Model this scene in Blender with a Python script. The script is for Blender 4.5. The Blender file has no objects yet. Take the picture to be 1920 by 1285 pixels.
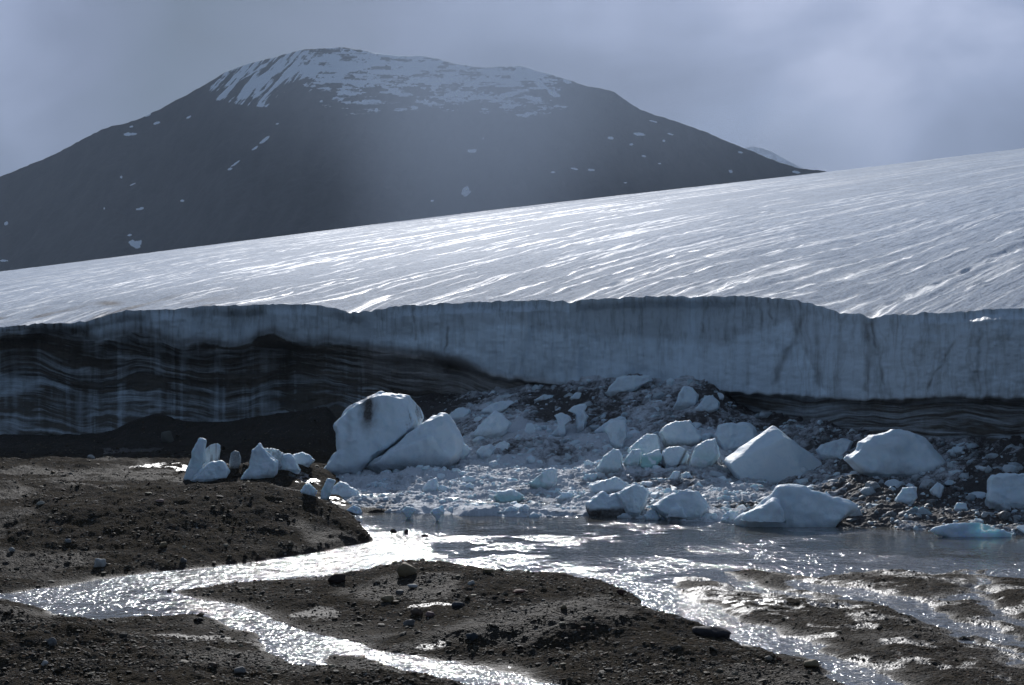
import bpy, bmesh, math
import numpy as np
from mathutils import Vector

# ------------------------------------------------------------------ camera, world, sun, exposure
scene = bpy.context.scene
COL = scene.collection
H, F = 6.0, 3045.0                       # camera height (m), focal length in photo pixels (1920 wide)
cam_d = bpy.data.cameras.new('camera'); cam = bpy.data.objects.new('camera', cam_d); COL.objects.link(cam)
cam.location = (0, 0, H); cam.rotation_euler = (math.radians(90), 0, 0)
cam_d.sensor_width = 36; cam_d.lens = 36 * F / 1920; cam_d.clip_start = 0.1; cam_d.clip_end = 20000
scene.camera = cam
SUN_EL, SUN_AZ = math.radians(25.5), math.radians(-3.5)          # azimuth from +Y, negative = to the left
sd = Vector((math.sin(SUN_AZ) * math.cos(SUN_EL), math.cos(SUN_AZ) * math.cos(SUN_EL), math.sin(SUN_EL)))
sun_d = bpy.data.lights.new('sun', 'SUN'); sun = bpy.data.objects.new('sun', sun_d); COL.objects.link(sun)
sun_d.energy = 3.8; sun_d.angle = math.radians(0.6); sun_d.color = (1.0, 0.98, 0.96)
sun.rotation_euler = sd.to_track_quat('Z', 'Y').to_euler(); sun.location = (0, 0, 60)
scene.view_settings.view_transform = 'Standard'; scene.view_settings.look = 'None'
scene.view_settings.gamma = 1; scene.view_settings.exposure = 0.0
scene.render.engine = 'CYCLES'
cy = scene.cycles
cy.max_bounces = 5; cy.diffuse_bounces = 2; cy.glossy_bounces = 2; cy.transmission_bounces = 3; cy.volume_bounces = 0
cy.use_denoising = True; cy.sample_clamp_indirect = 4; cy.sample_clamp_direct = 0
cy.use_adaptive_sampling = True; cy.adaptive_threshold = 0.02


class NT:
    """small helper for building node trees"""
    def __init__(s, tree): s.t = tree; s.n = tree.nodes; s.l = tree.links
    def new(s, typ, ins=None, **kw):
        nd = s.n.new(typ)
        for k, v in kw.items(): setattr(nd, k, v)
        for k, v in (ins or {}).items(): s.set(nd.inputs[k], v)
        return nd
    def set(s, sock, v):
        if isinstance(v, bpy.types.NodeSocket): s.l.new(v, sock)
        elif isinstance(v, (tuple, list)) and sock.type == 'RGBA' and len(v) == 3: sock.default_value = (*v, 1)
        else: sock.default_value = v
    def math(s, op, a, b=0.0, clamp=False):
        nd = s.new('ShaderNodeMath', operation=op, use_clamp=clamp); s.set(nd.inputs[0], a); s.set(nd.inputs[1], b); return nd.outputs[0]
    def mix(s, f, a, b):
        nd = s.new('ShaderNodeMix', data_type='RGBA'); s.set(nd.inputs[0], f); s.set(nd.inputs[6], a); s.set(nd.inputs[7], b); return nd.outputs[2]
    def mul(s, a, b):
        nd = s.new('ShaderNodeMix', data_type='RGBA', blend_type='MULTIPLY'); s.set(nd.inputs[0], 1.0); s.set(nd.inputs[6], a); s.set(nd.inputs[7], b); return nd.outputs[2]
    def ramp(s, f, stops, interp='LINEAR'):
        nd = s.new('ShaderNodeValToRGB'); cr = nd.color_ramp; cr.interpolation = interp
        while len(cr.elements) > 1: cr.elements.remove(cr.elements[-1])
        cr.elements[0].position = stops[0][0]
        c = stops[0][1]; cr.elements[0].color = (c, c, c, 1) if not isinstance(c, tuple) else (*c, 1)
        for p, c in stops[1:]:
            e = cr.elements.new(p); e.color = (c, c, c, 1) if not isinstance(c, tuple) else (*c, 1)
        s.set(nd.inputs[0], f); return nd.outputs[0]
    def noise(s, vec, scale, detail=4, rough=.55, dist=0.0):
        nd = s.new('ShaderNodeTexNoise'); s.set(nd.inputs['Vector'], vec)
        nd.inputs['Scale'].default_value = scale; nd.inputs['Detail'].default_value = detail
        nd.inputs['Roughness'].default_value = rough; nd.inputs['Distortion'].default_value = dist
        return nd.outputs['Fac']
    def attr(s, name):
        return s.new('ShaderNodeAttribute', attribute_name=name)
    def bump(s, h, strength, dist, normal=None):
        nd = s.new('ShaderNodeBump'); nd.inputs['Strength'].default_value = strength if not isinstance(strength, bpy.types.NodeSocket) else 1
        if isinstance(strength, bpy.types.NodeSocket): s.l.new(strength, nd.inputs['Strength'])
        nd.inputs['Distance'].default_value = dist; s.set(nd.inputs['Height'], h)
        if normal is not None: s.l.new(normal, nd.inputs['Normal'])
        return nd.outputs[0]

# ---- world: daylight sky under broken cloud, brighter on the sun's side
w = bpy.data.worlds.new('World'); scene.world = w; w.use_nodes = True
T = NT(w.node_tree); T.n.clear()
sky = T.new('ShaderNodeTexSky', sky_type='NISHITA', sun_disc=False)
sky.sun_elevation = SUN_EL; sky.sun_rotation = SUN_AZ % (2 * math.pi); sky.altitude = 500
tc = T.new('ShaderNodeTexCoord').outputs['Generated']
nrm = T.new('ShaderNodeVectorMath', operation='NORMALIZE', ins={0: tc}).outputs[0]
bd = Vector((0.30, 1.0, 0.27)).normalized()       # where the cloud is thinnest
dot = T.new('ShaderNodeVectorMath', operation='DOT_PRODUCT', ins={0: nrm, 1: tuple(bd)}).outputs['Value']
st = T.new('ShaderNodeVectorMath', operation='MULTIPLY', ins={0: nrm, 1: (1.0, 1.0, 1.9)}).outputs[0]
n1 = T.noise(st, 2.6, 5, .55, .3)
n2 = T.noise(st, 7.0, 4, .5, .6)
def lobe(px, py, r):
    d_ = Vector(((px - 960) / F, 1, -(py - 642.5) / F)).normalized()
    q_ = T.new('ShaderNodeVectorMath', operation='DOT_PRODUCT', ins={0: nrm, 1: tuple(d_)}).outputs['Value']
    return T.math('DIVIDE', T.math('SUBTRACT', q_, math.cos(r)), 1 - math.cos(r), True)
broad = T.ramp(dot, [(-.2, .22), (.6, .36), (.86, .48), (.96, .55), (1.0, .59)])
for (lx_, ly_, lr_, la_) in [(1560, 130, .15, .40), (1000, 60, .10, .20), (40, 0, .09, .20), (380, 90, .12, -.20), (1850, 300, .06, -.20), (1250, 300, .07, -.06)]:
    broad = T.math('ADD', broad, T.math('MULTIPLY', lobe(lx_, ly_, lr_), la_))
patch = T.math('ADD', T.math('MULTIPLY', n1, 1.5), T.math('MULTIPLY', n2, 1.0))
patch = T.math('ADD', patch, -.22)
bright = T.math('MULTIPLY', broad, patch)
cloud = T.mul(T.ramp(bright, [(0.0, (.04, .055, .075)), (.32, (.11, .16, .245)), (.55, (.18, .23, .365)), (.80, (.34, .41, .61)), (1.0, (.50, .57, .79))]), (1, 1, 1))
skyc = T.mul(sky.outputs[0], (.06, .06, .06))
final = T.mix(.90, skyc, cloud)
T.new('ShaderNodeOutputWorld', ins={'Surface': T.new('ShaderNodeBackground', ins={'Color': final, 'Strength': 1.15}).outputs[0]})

# ------------------------------------------------------------------ numeric helpers
rng = np.random.default_rng(7)
PERM = rng.permutation(4096).astype(np.int64)
VAL = rng.uniform(-1, 1, 4096).astype(np.float32)


def vnoise(x, y, z=0.0):
    x = np.asarray(x, np.float64); y = np.asarray(y, np.float64); z = np.asarray(z, np.float64) + 0 * x
    xi, yi, zi = np.floor(x), np.floor(y), np.floor(z)
    fx, fy, fz = x - xi, y - yi, z - zi
    q = lambda t: t * t * t * (t * (t * 6 - 15) + 10)
    u, v, w_ = q(fx), q(fy), q(fz)
    xi, yi, zi = xi.astype(np.int64) & 4095, yi.astype(np.int64) & 4095, zi.astype(np.int64) & 4095
    def g(a, b, c): return VAL[PERM[(PERM[(PERM[(xi + a) & 4095] + yi + b) & 4095] + zi + c) & 4095]]
    def l2(c):
        a = g(0, 0, c) * (1 - u) + g(1, 0, c) * u
        b = g(0, 1, c) * (1 - u) + g(1, 1, c) * u
        return a * (1 - v) + b * v
    if np.all(fz == 0): return l2(0)
    return l2(0) * (1 - w_) + l2(1) * w_


def fbm(x, y, z=0.0, o=5, gain=.5, lac=2.03):
    s = 0; a = 1; t = 0
    for i in range(o):
        s = s + a * vnoise(np.asarray(x) * lac ** i + 17.3 * i, np.asarray(y) * lac ** i + 5.1 * i, z if np.isscalar(z) else z * lac ** i + 3 * i)
        t += a; a *= gain
    return s / t * 1.5


def billow(x, y, o=4, gain=.5):
    s = 0; a = 1; t = 0
    for i in range(o):
        s = s + a * (1 - 2 * np.abs(vnoise(x * 2.1 ** i + 9 * i, y * 2.1 ** i - 4 * i))); t += a; a *= gain
    return s / t


def ss(a, b, x):
    t = np.clip((np.asarray(x, float) - a) / (b - a), 0, 1); return t * t * (3 - 2 * t)


def curve(pts):
    xs = np.array([p[0] for p in pts], float); ys = np.array([p[1] for p in pts], float)
    return lambda x: np.interp(x, xs, ys)


def smooth_curve(pts, r):
    c = curve(pts); o = np.linspace(-r, r, 9)
    return lambda x: sum(c(np.asarray(x) + k) for k in o) / 9


def P(px, py, D):
    """photo pixel and distance -> world point"""
    return ((px - 960) / F * D, D, H - (py - 642.5) / F * D)


def X2px(X): return 960 + F * X


def grid_mesh(name, X, Y, Z, mat, attrs=None, smooth=True, wrap=False):
    ny, nx = X.shape
    me = bpy.data.meshes.new(name)
    co = np.stack([X, Y, Z], -1).reshape(-1, 3).astype(np.float32)
    me.vertices.add(len(co)); me.vertices.foreach_set('co', co.ravel())
    i = np.arange(ny - 1)[:, None] * nx + np.arange(nx - 1)[None, :]
    q = np.stack([i, i + 1, i + nx + 1, i + nx], -1).reshape(-1, 4).astype(np.int32)
    me.loops.add(q.size); me.loops.foreach_set('vertex_index', q.ravel())
    me.polygons.add(len(q)); me.polygons.foreach_set('loop_start', np.arange(0, q.size, 4, dtype=np.int32))
    me.polygons.foreach_set('use_smooth', np.full(len(q), smooth))
    me.update(calc_edges=True)
    for k, v in (attrs or {}).items():
        a = me.attributes.new(k, 'FLOAT', 'POINT'); a.data.foreach_set('value', np.asarray(v, np.float32).ravel())
    ob = bpy.data.objects.new(name, me); COL.objects.link(ob)
    if mat: me.materials.append(mat)
    return ob


def tag(o, label=None, cat=None, group=None, kind=None):
    if label: o['label'] = label
    if cat: o['category'] = cat
    if group: o['group'] = group
    if kind: o['kind'] = kind
    return o


def fan(n_mid, mid, n_out, out):
    """azimuth (x/y) columns: dense in the middle, coarse outside"""
    a = np.linspace(-mid, mid, n_mid)
    t = (np.arange(1, n_out + 1) / n_out) ** 1.6
    r = mid + (out - mid) * t
    return np.concatenate([-r[::-1], a, r])


def material(name):
    m = bpy.data.materials.new(name); m.use_nodes = True; t = NT(m.node_tree); t.n.clear(); return m, t


def principled(t, **kw):
    p = t.new('ShaderNodeBsdfPrincipled')
    for k, v in kw.items(): t.set(p.inputs[k.replace('_', ' ')], v)
    t.new('ShaderNodeOutputMaterial', ins={'Surface': p.outputs[0]})
    return p

# ------------------------------------------------------------------ layout curves (photo columns -> metres)
cliff_D = smooth_curve([(-2500, 96), (0, 91.5), (300, 91), (600, 90), (830, 88), (1000, 86), (1250, 83), (1400, 78), (1500, 74),
                        (1600, 68.5), (1750, 63.5), (1920, 60), (2300, 56), (4500, 45)], 40)
top_py = curve([(-2500, 700), (-300, 630), (0, 613), (60, 608), (120, 606), (160, 603), (235, 583), (330, 580), (400, 573), (540, 571),
                (600, 573), (640, 580), (665, 586), (700, 582), (750, 574), (890, 567), (1000, 563), (1064, 565), (1140, 559),
                (1287, 554), (1345, 556), (1420, 556), (1479, 561), (1527, 571), (1575, 586), (1637, 592), (1747, 587), (1920, 578),
                (2300, 560), (4500, 480)])
sky_py = curve([(-2500, 800), (0, 510), (200, 483), (500, 446), (700, 421), (960, 389), (1200, 362), (1560, 322), (1750, 302), (1920, 278),
                (4500, -40)])
DFAR = 1400.0


def z_edge(X):
    px = X2px(X); D = cliff_D(px)
    return H - (top_py(px) - 642.5) / F * D


_xs = np.linspace(-1.4, 1.4, 1401)
_ts = -(smooth_curve([(-2500, 800), (0, 510), (500, 446), (960, 389), (1560, 322), (1920, 278), (4500, -40)], 120)(X2px(_xs)) - 642.5) / F
_te = (z_edge(_xs) - H) / cliff_D(X2px(_xs))
# t(D) = ts2 - c/D  with t(De)=te, t(DFAR)=ts
_De = cliff_D(X2px(_xs))
_c = (_ts - _te) / (1 / _De - 1 / DFAR)
_ts2 = _ts + _c / DFAR
_k = np.ones(61) / 61
_cs = np.convolve(np.pad(_c, 30, 'edge'), _k, 'valid'); _tss = np.convolve(np.pad(_ts2, 30, 'edge'), _k, 'valid')


def z_glacier(X, D):
    """height of the glacier top; exact at its edge, a smooth ramp further back"""
    ts, c, csm, tsm = (np.interp(X, _xs, a) for a in (_ts2, _c, _cs, _tss))
    De = np.interp(X, _xs, _De)
    k = np.exp(-(D - De) / 6.0)
    exact = H + ts * D - c
    sm = H + tsm * D - csm
    e_ex = H + ts * De - c; e_sm = H + tsm * De - csm
    z = sm + (e_ex - e_sm) * k
    return z, exact

# ------------------------------------------------------------------ materials

def mat_ice(name='glacier_ice', rough=.42):
    """clean ice and snow with dirt taken from the mesh attribute 'dirt', teal clarity from 'teal'"""
    m, t = material(name)
    pos = t.new('ShaderNodeNewGeometry').outputs['Position']
    d = t.attr('dirt').outputs['Fac']; tl = t.attr('teal').outputs['Fac']
    n = t.noise(pos, 1.3, 5, .6); nf = t.noise(pos, 14, 4, .6)
    base = t.mix(n, (.66, .80, .91), (.82, .91, .97))
    base = t.mix(t.ramp(t.noise(pos, 2.1, 4, .6, .8), [(.50, 0.0), (.66, .30)]), base, (.46, .66, .80))
    base = t.mix(t.ramp(t.noise(pos, 11, 5, .7), [(.62, 0.0), (.76, .30)]), base, (.34, .37, .39))
    base = t.mix(t.math('MULTIPLY', tl, .8), base, (.30, .62, .60))
    dd = t.math('MULTIPLY', d, t.math('ADD', .6, t.math('MULTIPLY', nf, .8)), True)
    dc = t.mix(t.noise(pos, 5, 3), (.035, .032, .030), (.17, .155, .145))
    col = t.mix(dd, base, dc)
    h = t.math('ADD', t.math('MULTIPLY', t.noise(pos, 9, 5, .65), .6), t.math('MULTIPLY', t.noise(pos, 40, 3, .6), .25))
    principled(t, Base_Color=col, Roughness=t.math('ADD', rough, t.math('MULTIPLY', nf, .2)), IOR=1.31, Subsurface_Weight=.3, Subsurface_Radius=(.35, .75, 1.0), Subsurface_Scale=.18,
               Specular_IOR_Level=.4, Normal=t.bump(h, .6, .06))
    return m


ICE = mat_ice()

m_top, t = material('glacier_surface')
s = t.attr('flow').outputs['Fac']; dd = t.attr('up').outputs['Fac']; nr_ = t.attr('near').outputs['Fac']; md_ = t.attr('mid').outputs['Fac']; rill = t.attr('rill').outputs['Fac']; drt = t.attr('dirt').outputs['Fac']
vec = t.new('ShaderNodeCombineXYZ', ins={0: s, 1: t.math('MULTIPLY', dd, .09), 2: 0.0}).outputs[0]
vec2 = t.new('ShaderNodeCombineXYZ', ins={0: s, 1: t.math('MULTIPLY', dd, .45), 2: 7.0}).outputs[0]
_l = lambda a, b, f: t.math('ADD', t.math('MULTIPLY', a, f), t.math('MULTIPLY', b, t.math('SUBTRACT', 1.0, f)))
lerp = lambda a, b, c: _l(a, _l(b, c, md_), nr_)
vec3 = t.new('ShaderNodeVectorMath', operation='MULTIPLY', ins={0: vec, 1: (1, .3, 1)}).outputs[0]
a1 = lerp(t.noise(vec, 3.6, 6, .62), t.noise(vec, .40, 5, .62), t.noise(vec3, .07, 6, .68)); a2 = lerp(t.noise(vec2, 6, 4, .6), t.noise(vec2, 1.1, 4, .6), t.noise(vec3, .25, 5, .65)); pos = t.new('ShaderNodeNewGeometry').outputs['Position']
a3 = t.noise(pos, 3.5, 4, .6)
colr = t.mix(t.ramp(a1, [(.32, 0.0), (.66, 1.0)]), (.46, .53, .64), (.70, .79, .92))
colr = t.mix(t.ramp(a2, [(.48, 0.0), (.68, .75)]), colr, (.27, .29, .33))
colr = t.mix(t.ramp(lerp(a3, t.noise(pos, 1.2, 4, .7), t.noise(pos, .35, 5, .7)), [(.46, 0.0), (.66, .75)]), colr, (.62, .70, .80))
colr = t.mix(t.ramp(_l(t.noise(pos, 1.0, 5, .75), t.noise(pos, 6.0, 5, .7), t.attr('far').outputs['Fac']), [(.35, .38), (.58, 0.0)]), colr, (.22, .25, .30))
colr = t.mix(t.math('MULTIPLY', drt, .8), colr, (.16, .14, .13))
colr = t.mix(rill, colr, (.92, .96, .99))  # rills whitened to stand in for sun glint on the meltwater
wet = t.math('MAXIMUM', rill, t.ramp(lerp(t.noise(vec, 3.3, 3, .6), t.noise(vec, .9, 3, .6), t.noise(vec3, .3, 4, .6)), [(.63, 0.0), (.75, .45)]))
rg = t.math('SUBTRACT', .75, t.math('MULTIPLY', wet, .38))
hh = t.math('ADD', t.math('MULTIPLY', a1, .6), t.math('ADD', t.math('MULTIPLY', a2, .4), t.math('MULTIPLY', _l(t.noise(pos, 1.0, 5, .7), t.noise(pos, 6.0, 5, .7), t.attr('far').outputs['Fac']), 1.1)))
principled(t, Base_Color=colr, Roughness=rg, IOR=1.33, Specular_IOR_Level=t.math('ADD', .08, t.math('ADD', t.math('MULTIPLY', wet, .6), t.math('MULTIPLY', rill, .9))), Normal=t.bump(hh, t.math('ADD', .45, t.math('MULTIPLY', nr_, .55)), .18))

m_cliff, t = material('glacier_cliff_ice')
g = t.new('ShaderNodeNewGeometry').outputs['Position']
d = t.attr('dirt').outputs['Fac']; tone = t.attr('tone').outputs['Fac']; br = t.attr('brown').outputs['Fac']
stv = t.new('ShaderNodeVectorMath', operation='MULTIPLY', ins={0: g, 1: (1, .4, .18)}).outputs[0]
sth = t.new('ShaderNodeVectorMath', operation='MULTIPLY', ins={0: g, 1: (.16, .4, 1)}).outputs[0]
n_v = t.noise(stv, 3.2, 6, .65); n_h = t.noise(sth, 3.5, 6, .65); n_f = t.noise(g, 8, 4, .6)
ice = t.mix(tone, (.44, .50, .55), (.70, .83, .94))
ice = t.mix(t.math('MULTIPLY', t.ramp(n_v, [(.50, 0.0), (.72, 1.0)]), t.math('SUBTRACT', .75, t.math('MULTIPLY', tone, .55))), ice, (.17, .20, .21))
ice = t.mix(t.math('MULTIPLY', br, .6), ice, (.30, .23, .18))
dirtc = t.mix(n_h, (.012, .011, .010), (.17, .152, .128))
dmix = t.math('ADD', d, t.math('MULTIPLY', t.math('SUBTRACT', t.math('ADD', t.math('MULTIPLY', n_h, .7), t.math('MULTIPLY', n_v, .3)), .5), .55), True)
colr = t.mix(dmix, ice, dirtc)
hb = t.math('ADD', t.math('MULTIPLY', n_v, .5), t.math('ADD', t.math('MULTIPLY', n_h, .5), t.math('MULTIPLY', n_f, .3)))
principled(t, Base_Color=colr, Roughness=.5, IOR=1.31, Specular_IOR_Level=.35, Normal=t.bump(hb, .6, .12))

m_gr, t = material('moraine_gravel')
g = t.new('ShaderNodeNewGeometry').outputs['Position']
wetn = t.attr('wet').outputs['Fac']
n1 = t.noise(g, .5, 5, .6); n2 = t.noise(g, 5, 5, .65)
vor = t.new('ShaderNodeTexVoronoi', ins={'Vector': g, 'Scale': 17.0}); vor2 = t.new('ShaderNodeTexVoronoi', ins={'Vector': g, 'Scale': 42.0})
peb = t.ramp(t.new('ShaderNodeSeparateColor', ins={0: vor.outputs['Color']}).outputs[0],
             [(0, (.018, .016, .014)), (.35, (.045, .038, .030)), (.6, (.034, .034, .034)), (.82, (.08, .074, .066)), (.94, (.13, .085, .058)), (.985, (.28, .27, .25))], 'CONSTANT')
soil = t.mix(n2, (.020, .0145, .0085), (.061, .046, .027))
colr = t.mix(t.ramp(t.noise(g, 1.7, 4, .6), [(.40, .15), (.6, .85)]), soil, peb)
colr = t.mix(t.ramp(n1, [(.4, 0.0), (.7, .5)]), colr, (.038, .028, .018))
colr = t.mix(t.math('MULTIPLY', wetn, .55), colr, (.025, .021, .018))
hgt = t.math('ADD', t.math('MULTIPLY', vor.outputs['Distance'], -.6), t.math('ADD', t.math('MULTIPLY', vor2.outputs['Distance'], -.25), t.math('MULTIPLY', n2, .8)))
rg = t.math('SUBTRACT', .9, t.math('MULTIPLY', wetn, .42))
shn = t.attr('shine').outputs['Fac']
rg = t.math('ADD', t.math('MULTIPLY', rg, t.math('SUBTRACT', 1.0, shn)), t.math('MULTIPLY', shn, .16))
principled(t, Base_Color=colr, Roughness=rg, Specular_IOR_Level=t.math('ADD', .015, t.math('ADD', t.math('MULTIPLY', t.math('MULTIPLY', wetn, wetn), .20), t.math('MULTIPLY', shn, .5))),
           Normal=t.bump(hgt, t.math('SUBTRACT', .9, t.math('MULTIPLY', shn, .72)), .07))

m_st, t = material('stone')
g = t.new('ShaderNodeNewGeometry').outputs['Position']
c = t.attr('stone_color').outputs['Color']
n = t.noise(g, 22, 5, .65)
principled(t, Base_Color=t.mul(c, t.mix(n, (.55, .55, .55), (1.35, 1.35, 1.35))), Roughness=.72, Specular_IOR_Level=.22, Normal=t.bump(n, .5, .02))

m_wa, t = material('meltwater')
g = t.new('ShaderNodeNewGeometry').outputs['Position']
rip = t.attr('ripple').outputs['Fac']
wv = t.new('ShaderNodeVectorMath', operation='MULTIPLY', ins={0: g, 1: (1, 1, 0)}).outputs[0]
h1 = t.noise(wv, 3.2, 2, .5, .4); h2 = t.noise(wv, 9, 1, .5); h3 = t.noise(wv, 20, 1, .5)
hh = t.math('ADD', t.math('MULTIPLY', h1, 1.0), t.math('ADD', t.math('MULTIPLY', h2, .40), t.math('MULTIPLY', h3, .15)))
principled(t, Base_Color=t.mix(t.math('MULTIPLY', rip, t.ramp(t.noise(wv, 5, 4, .65), [(.35, .25), (.65, 1.0)])), t.mix(t.noise(wv, .7, 3), (.085, .080, .068), (.13, .122, .105)), (.44, .46, .50)),  # ripple lightens the base: milky water, also standing in for bright reflections
           Roughness=t.math('ADD', .05, t.math('MULTIPLY', rip, .05)), IOR=1.33, Specular_IOR_Level=.8,
           Normal=t.bump(hh, t.math('ADD', .03, t.math('MULTIPLY', rip, .97)), .155))

m_rb, t = material('dirty_snow_rubble')
g = t.new('ShaderNodeNewGeometry').outputs['Position']
d = t.attr('dirt').outputs['Fac']
n2 = t.noise(g, 3.0, 6, .7); n3 = t.noise(g, 18, 4, .65)
f = t.ramp(t.math('ADD', d, t.math('ADD', t.math('MULTIPLY', t.math('SUBTRACT', n2, .5), 1.5), t.math('MULTIPLY', t.math('SUBTRACT', n3, .5), .5))), [(.28, 0.0), (.75, 1.0)])
snow = t.mix(n3, (.50, .53, .58), (.74, .78, .83))
colr = t.mix(f, snow, t.mix(n3, (.028, .026, .026), (.13, .115, .11)))
principled(t, Base_Color=colr, Roughness=.68, Specular_IOR_Level=.2,
           Normal=t.bump(t.math('ADD', n2, t.math('MULTIPLY', n3, .5)), .8, .12))

m_mt, t = material('mountain_rock')
g = t.new('ShaderNodeNewGeometry').outputs['Position']
sn = t.attr('snow').outputs['Fac']
n2 = t.noise(t.new('ShaderNodeVectorMath', operation='MULTIPLY', ins={0: g, 1: (1, .3, .3)}).outputs[0], .035, 7, .7, .4); n3 = t.noise(g, .15, 4, .6)
f = t.ramp(t.math('ADD', sn, t.math('MULTIPLY', t.math('SUBTRACT', n3, .5), .25)), [(.40, 0.0), (.62, 1.0)])
colr = t.mix(f, t.mix(t.ramp(n2, [(.35, 0.0), (.65, 1.0)]), (.007, .008, .009), (.042, .041, .039)), (.88, .92, .97))
principled(t, Base_Color=colr, Roughness=.9, Specular_IOR_Level=.2, Normal=t.bump(t.math('ADD', n2, t.math('MULTIPLY', n3, .4)), .5, 4))

# ------------------------------------------------------------------ mountain
def mountain(name, sil, Dr, D0, seed, xr, snow_fn, nx=1000, ny=420, zb=-60.0):
    X = np.linspace(*xr, nx)[None, :]; v = np.linspace(0, 1.25, ny)[:, None]
    px = X2px(X)
    zr = H - (smooth_curve(sil, 8)(px) - 642.5) / F * Dr
    D = Dr - np.maximum(zr - zb, 90) / .60 * (1 - v)
    lx = X * D
    prof = np.where(v <= 1, v + 0 * X, 1 - (v - 1) * 1.6)
    z = zb + (zr - zb) * prof
    amp = Dr / 2600
    gul = fbm(lx / (130 * amp) + fbm(lx / 400, D / 400, o=3) * .6, D / (520 * amp), seed, 5)
    rough = fbm(lx / (38 * amp), D / (60 * amp), seed + 9, 5)
    fine = fbm(lx / (12 * amp), D / (16 * amp), seed + 4, 4)
    wgt = np.clip((1.0 - v) * 2.2, .10, 1) * np.clip(v * 4, 0, 1)
    z = z + (gul * 15 + rough * 4.5) * amp * wgt + fine * 1.2 * amp * np.clip(v * 4, 0, 1)
    py = 642.5 - (z - H) / D * F
    sn = snow_fn(px + 0 * v, py, lx, D, v + 0 * X)
    return grid_mesh(name, X * D, D + 0 * X, z, m_mt, {'snow': sn})


sil = [(-1500, 640), (-600, 520), (-300, 430), (0, 331), (100, 290), (200, 238), (240, 231), (300, 205), (380, 160), (420, 135), (470, 118), (500, 110),
       (570, 92), (640, 87), (690, 95), (715, 100), (760, 105), (800, 106), (850, 119), (900, 127), (975, 125), (1040, 142), (1100, 160),
       (1150, 170), (1200, 205), (1260, 225), (1330, 250), (1400, 280), (1450, 300), (1500, 315), (1560, 322), (1700, 348), (2100, 420), (3000, 560), (4500, 640)]
snow_low = curve([(0, 0), (370, 120), (400, 165), (450, 175), (500, 180), (560, 128), (600, 175), (640, 195), (720, 190), (800, 185), (900, 190),
                  (1000, 200), (1060, 182), (1090, 160), (1110, 0), (2000, 0)])
patches = [(497, 262, 13, 2.6, -.62), (478, 278, 6, 1.8, -.62), (443, 306, 12, 1.6, -.62), (432, 317, 5, 2, -.3), (778, 203, 7, 4, 0), (706, 206, 4, 3, -.4),
           (886, 283, 9, 3, -.1), (873, 357, 6, 9, .5), (876, 362, 8, 4, -.6), (257, 459, 9, 6, -.6), (250, 457, 8, 5, .6), (294, 231, 6, 2.4, -.3), (243, 252, 12, 3, 0),
           (246, 238, 4, 2, -.3), (278, 216, 6, 1.6, -.4), (354, 220, 5, 1.6, -.5), (262, 392, 6, 2.4, -.2), (342, 377, 3, 2, 0), (195, 391, 2, 2, 0),
           (227, 332, 2.5, 3, 0), (249, 346, 7, 1.2, -.4), (242, 441, 4, 2, 0), (12, 420, 4, 4, 0), (6, 489, 8, 2, 0), (1145, 259, 5, 2.6, .2), (1199, 252, 11, 2.6, .1), (1183, 271, 4, 2, 0),
           (1225, 228, 9, 1.8, .2), (1258, 252, 7, 1.5, .2), (1207, 293, 4, 1.6, .2), (1245, 264, 3, 2, 0), (1078, 317, 7, 1.8, .2), (1108, 319, 6, 2.2, .1), (1037, 323, 4, 1.6, 0),
           (1370, 321, 4, 3, 0), (1493, 323, 8, 2, .1), (1388, 286, 5, 1.8, .2), (1236, 307, 3, 1.5, 0), (810, 377, 3, 2, 0), (908, 205, 6, 1.6, .1), (905, 260, 1.5, 3, 0), (1173, 343, 3, 1.2, 0),
           (930, 190, 12, 2.4, -.1), (985, 182, 18, 2.2, -.1), (860, 186, 14, 1.4, .1), (520, 232, 3, 1.6, -.3), (1037, 175, 12, 5, .35), (1015, 160, 14, 5, .5), (950, 178, 22, 5, -.2), (935, 150, 16, 5, .4)]


def snow_main(px, py, lx, D, v):
    low = snow_low(px)
    warp = fbm(px / 18, py / 9, 3, 5) * 18
    diag = fbm((px + py * .9) / 6, (px * .25 - py) / 40, 6, 6, .6)
    diag2 = fbm((px - py * .5) / 26 + fbm(px / 12, py / 6, 4, 3) * .7, py / 8.0, 8, 6, .66)
    wl = ss(640, 520, px)
    cover = (low - py + warp) / 34
    patt = diag * wl + diag2 * (1 - wl) * .9
    s_ = .5 + np.clip(cover - .35, -1.2, .55) * .34 + patt * 1.1
    s_ = np.where(py > low + 22, 0, s_)
    wob0 = fbm(px / 14, py / 8, 12, 4)
    s_ *= ss(360, 400, px) * (1 - ss(1030, 1115, px + wob0 * 30))
    wob = fbm(px / 5, py / 5, 2, 3)
    for (cx, cy_, a, b, th) in patches:
        dx, dy = px - cx, py - cy_
        c_, s2 = math.cos(th), math.sin(th)
        u = (dx * c_ + dy * s2) / a; q = (-dx * s2 + dy * c_) / b
        s_ = np.maximum(s_, 1.15 - (u * u + q * q) * .6 + wob * .45)
    for (x0, y0, x1, y1, wd) in [(560, 118, 487, 190, 5), (535, 118, 478, 172, 4), (500, 120, 452, 150, 3)]:      # long snow gullies
        tt = np.clip(((px - x0) * (x1 - x0) + (py - y0) * (y1 - y0)) / ((x1 - x0) ** 2 + (y1 - y0) ** 2), 0, 1)
        dist = np.hypot(px - x0 - tt * (x1 - x0), py - y0 - tt * (y1 - y0))
        s_ = np.maximum(s_, 1.0 - dist / (wd * (1.15 - tt)) * .5 + wob * .3)
    return np.clip(s_, 0, 1)


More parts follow.
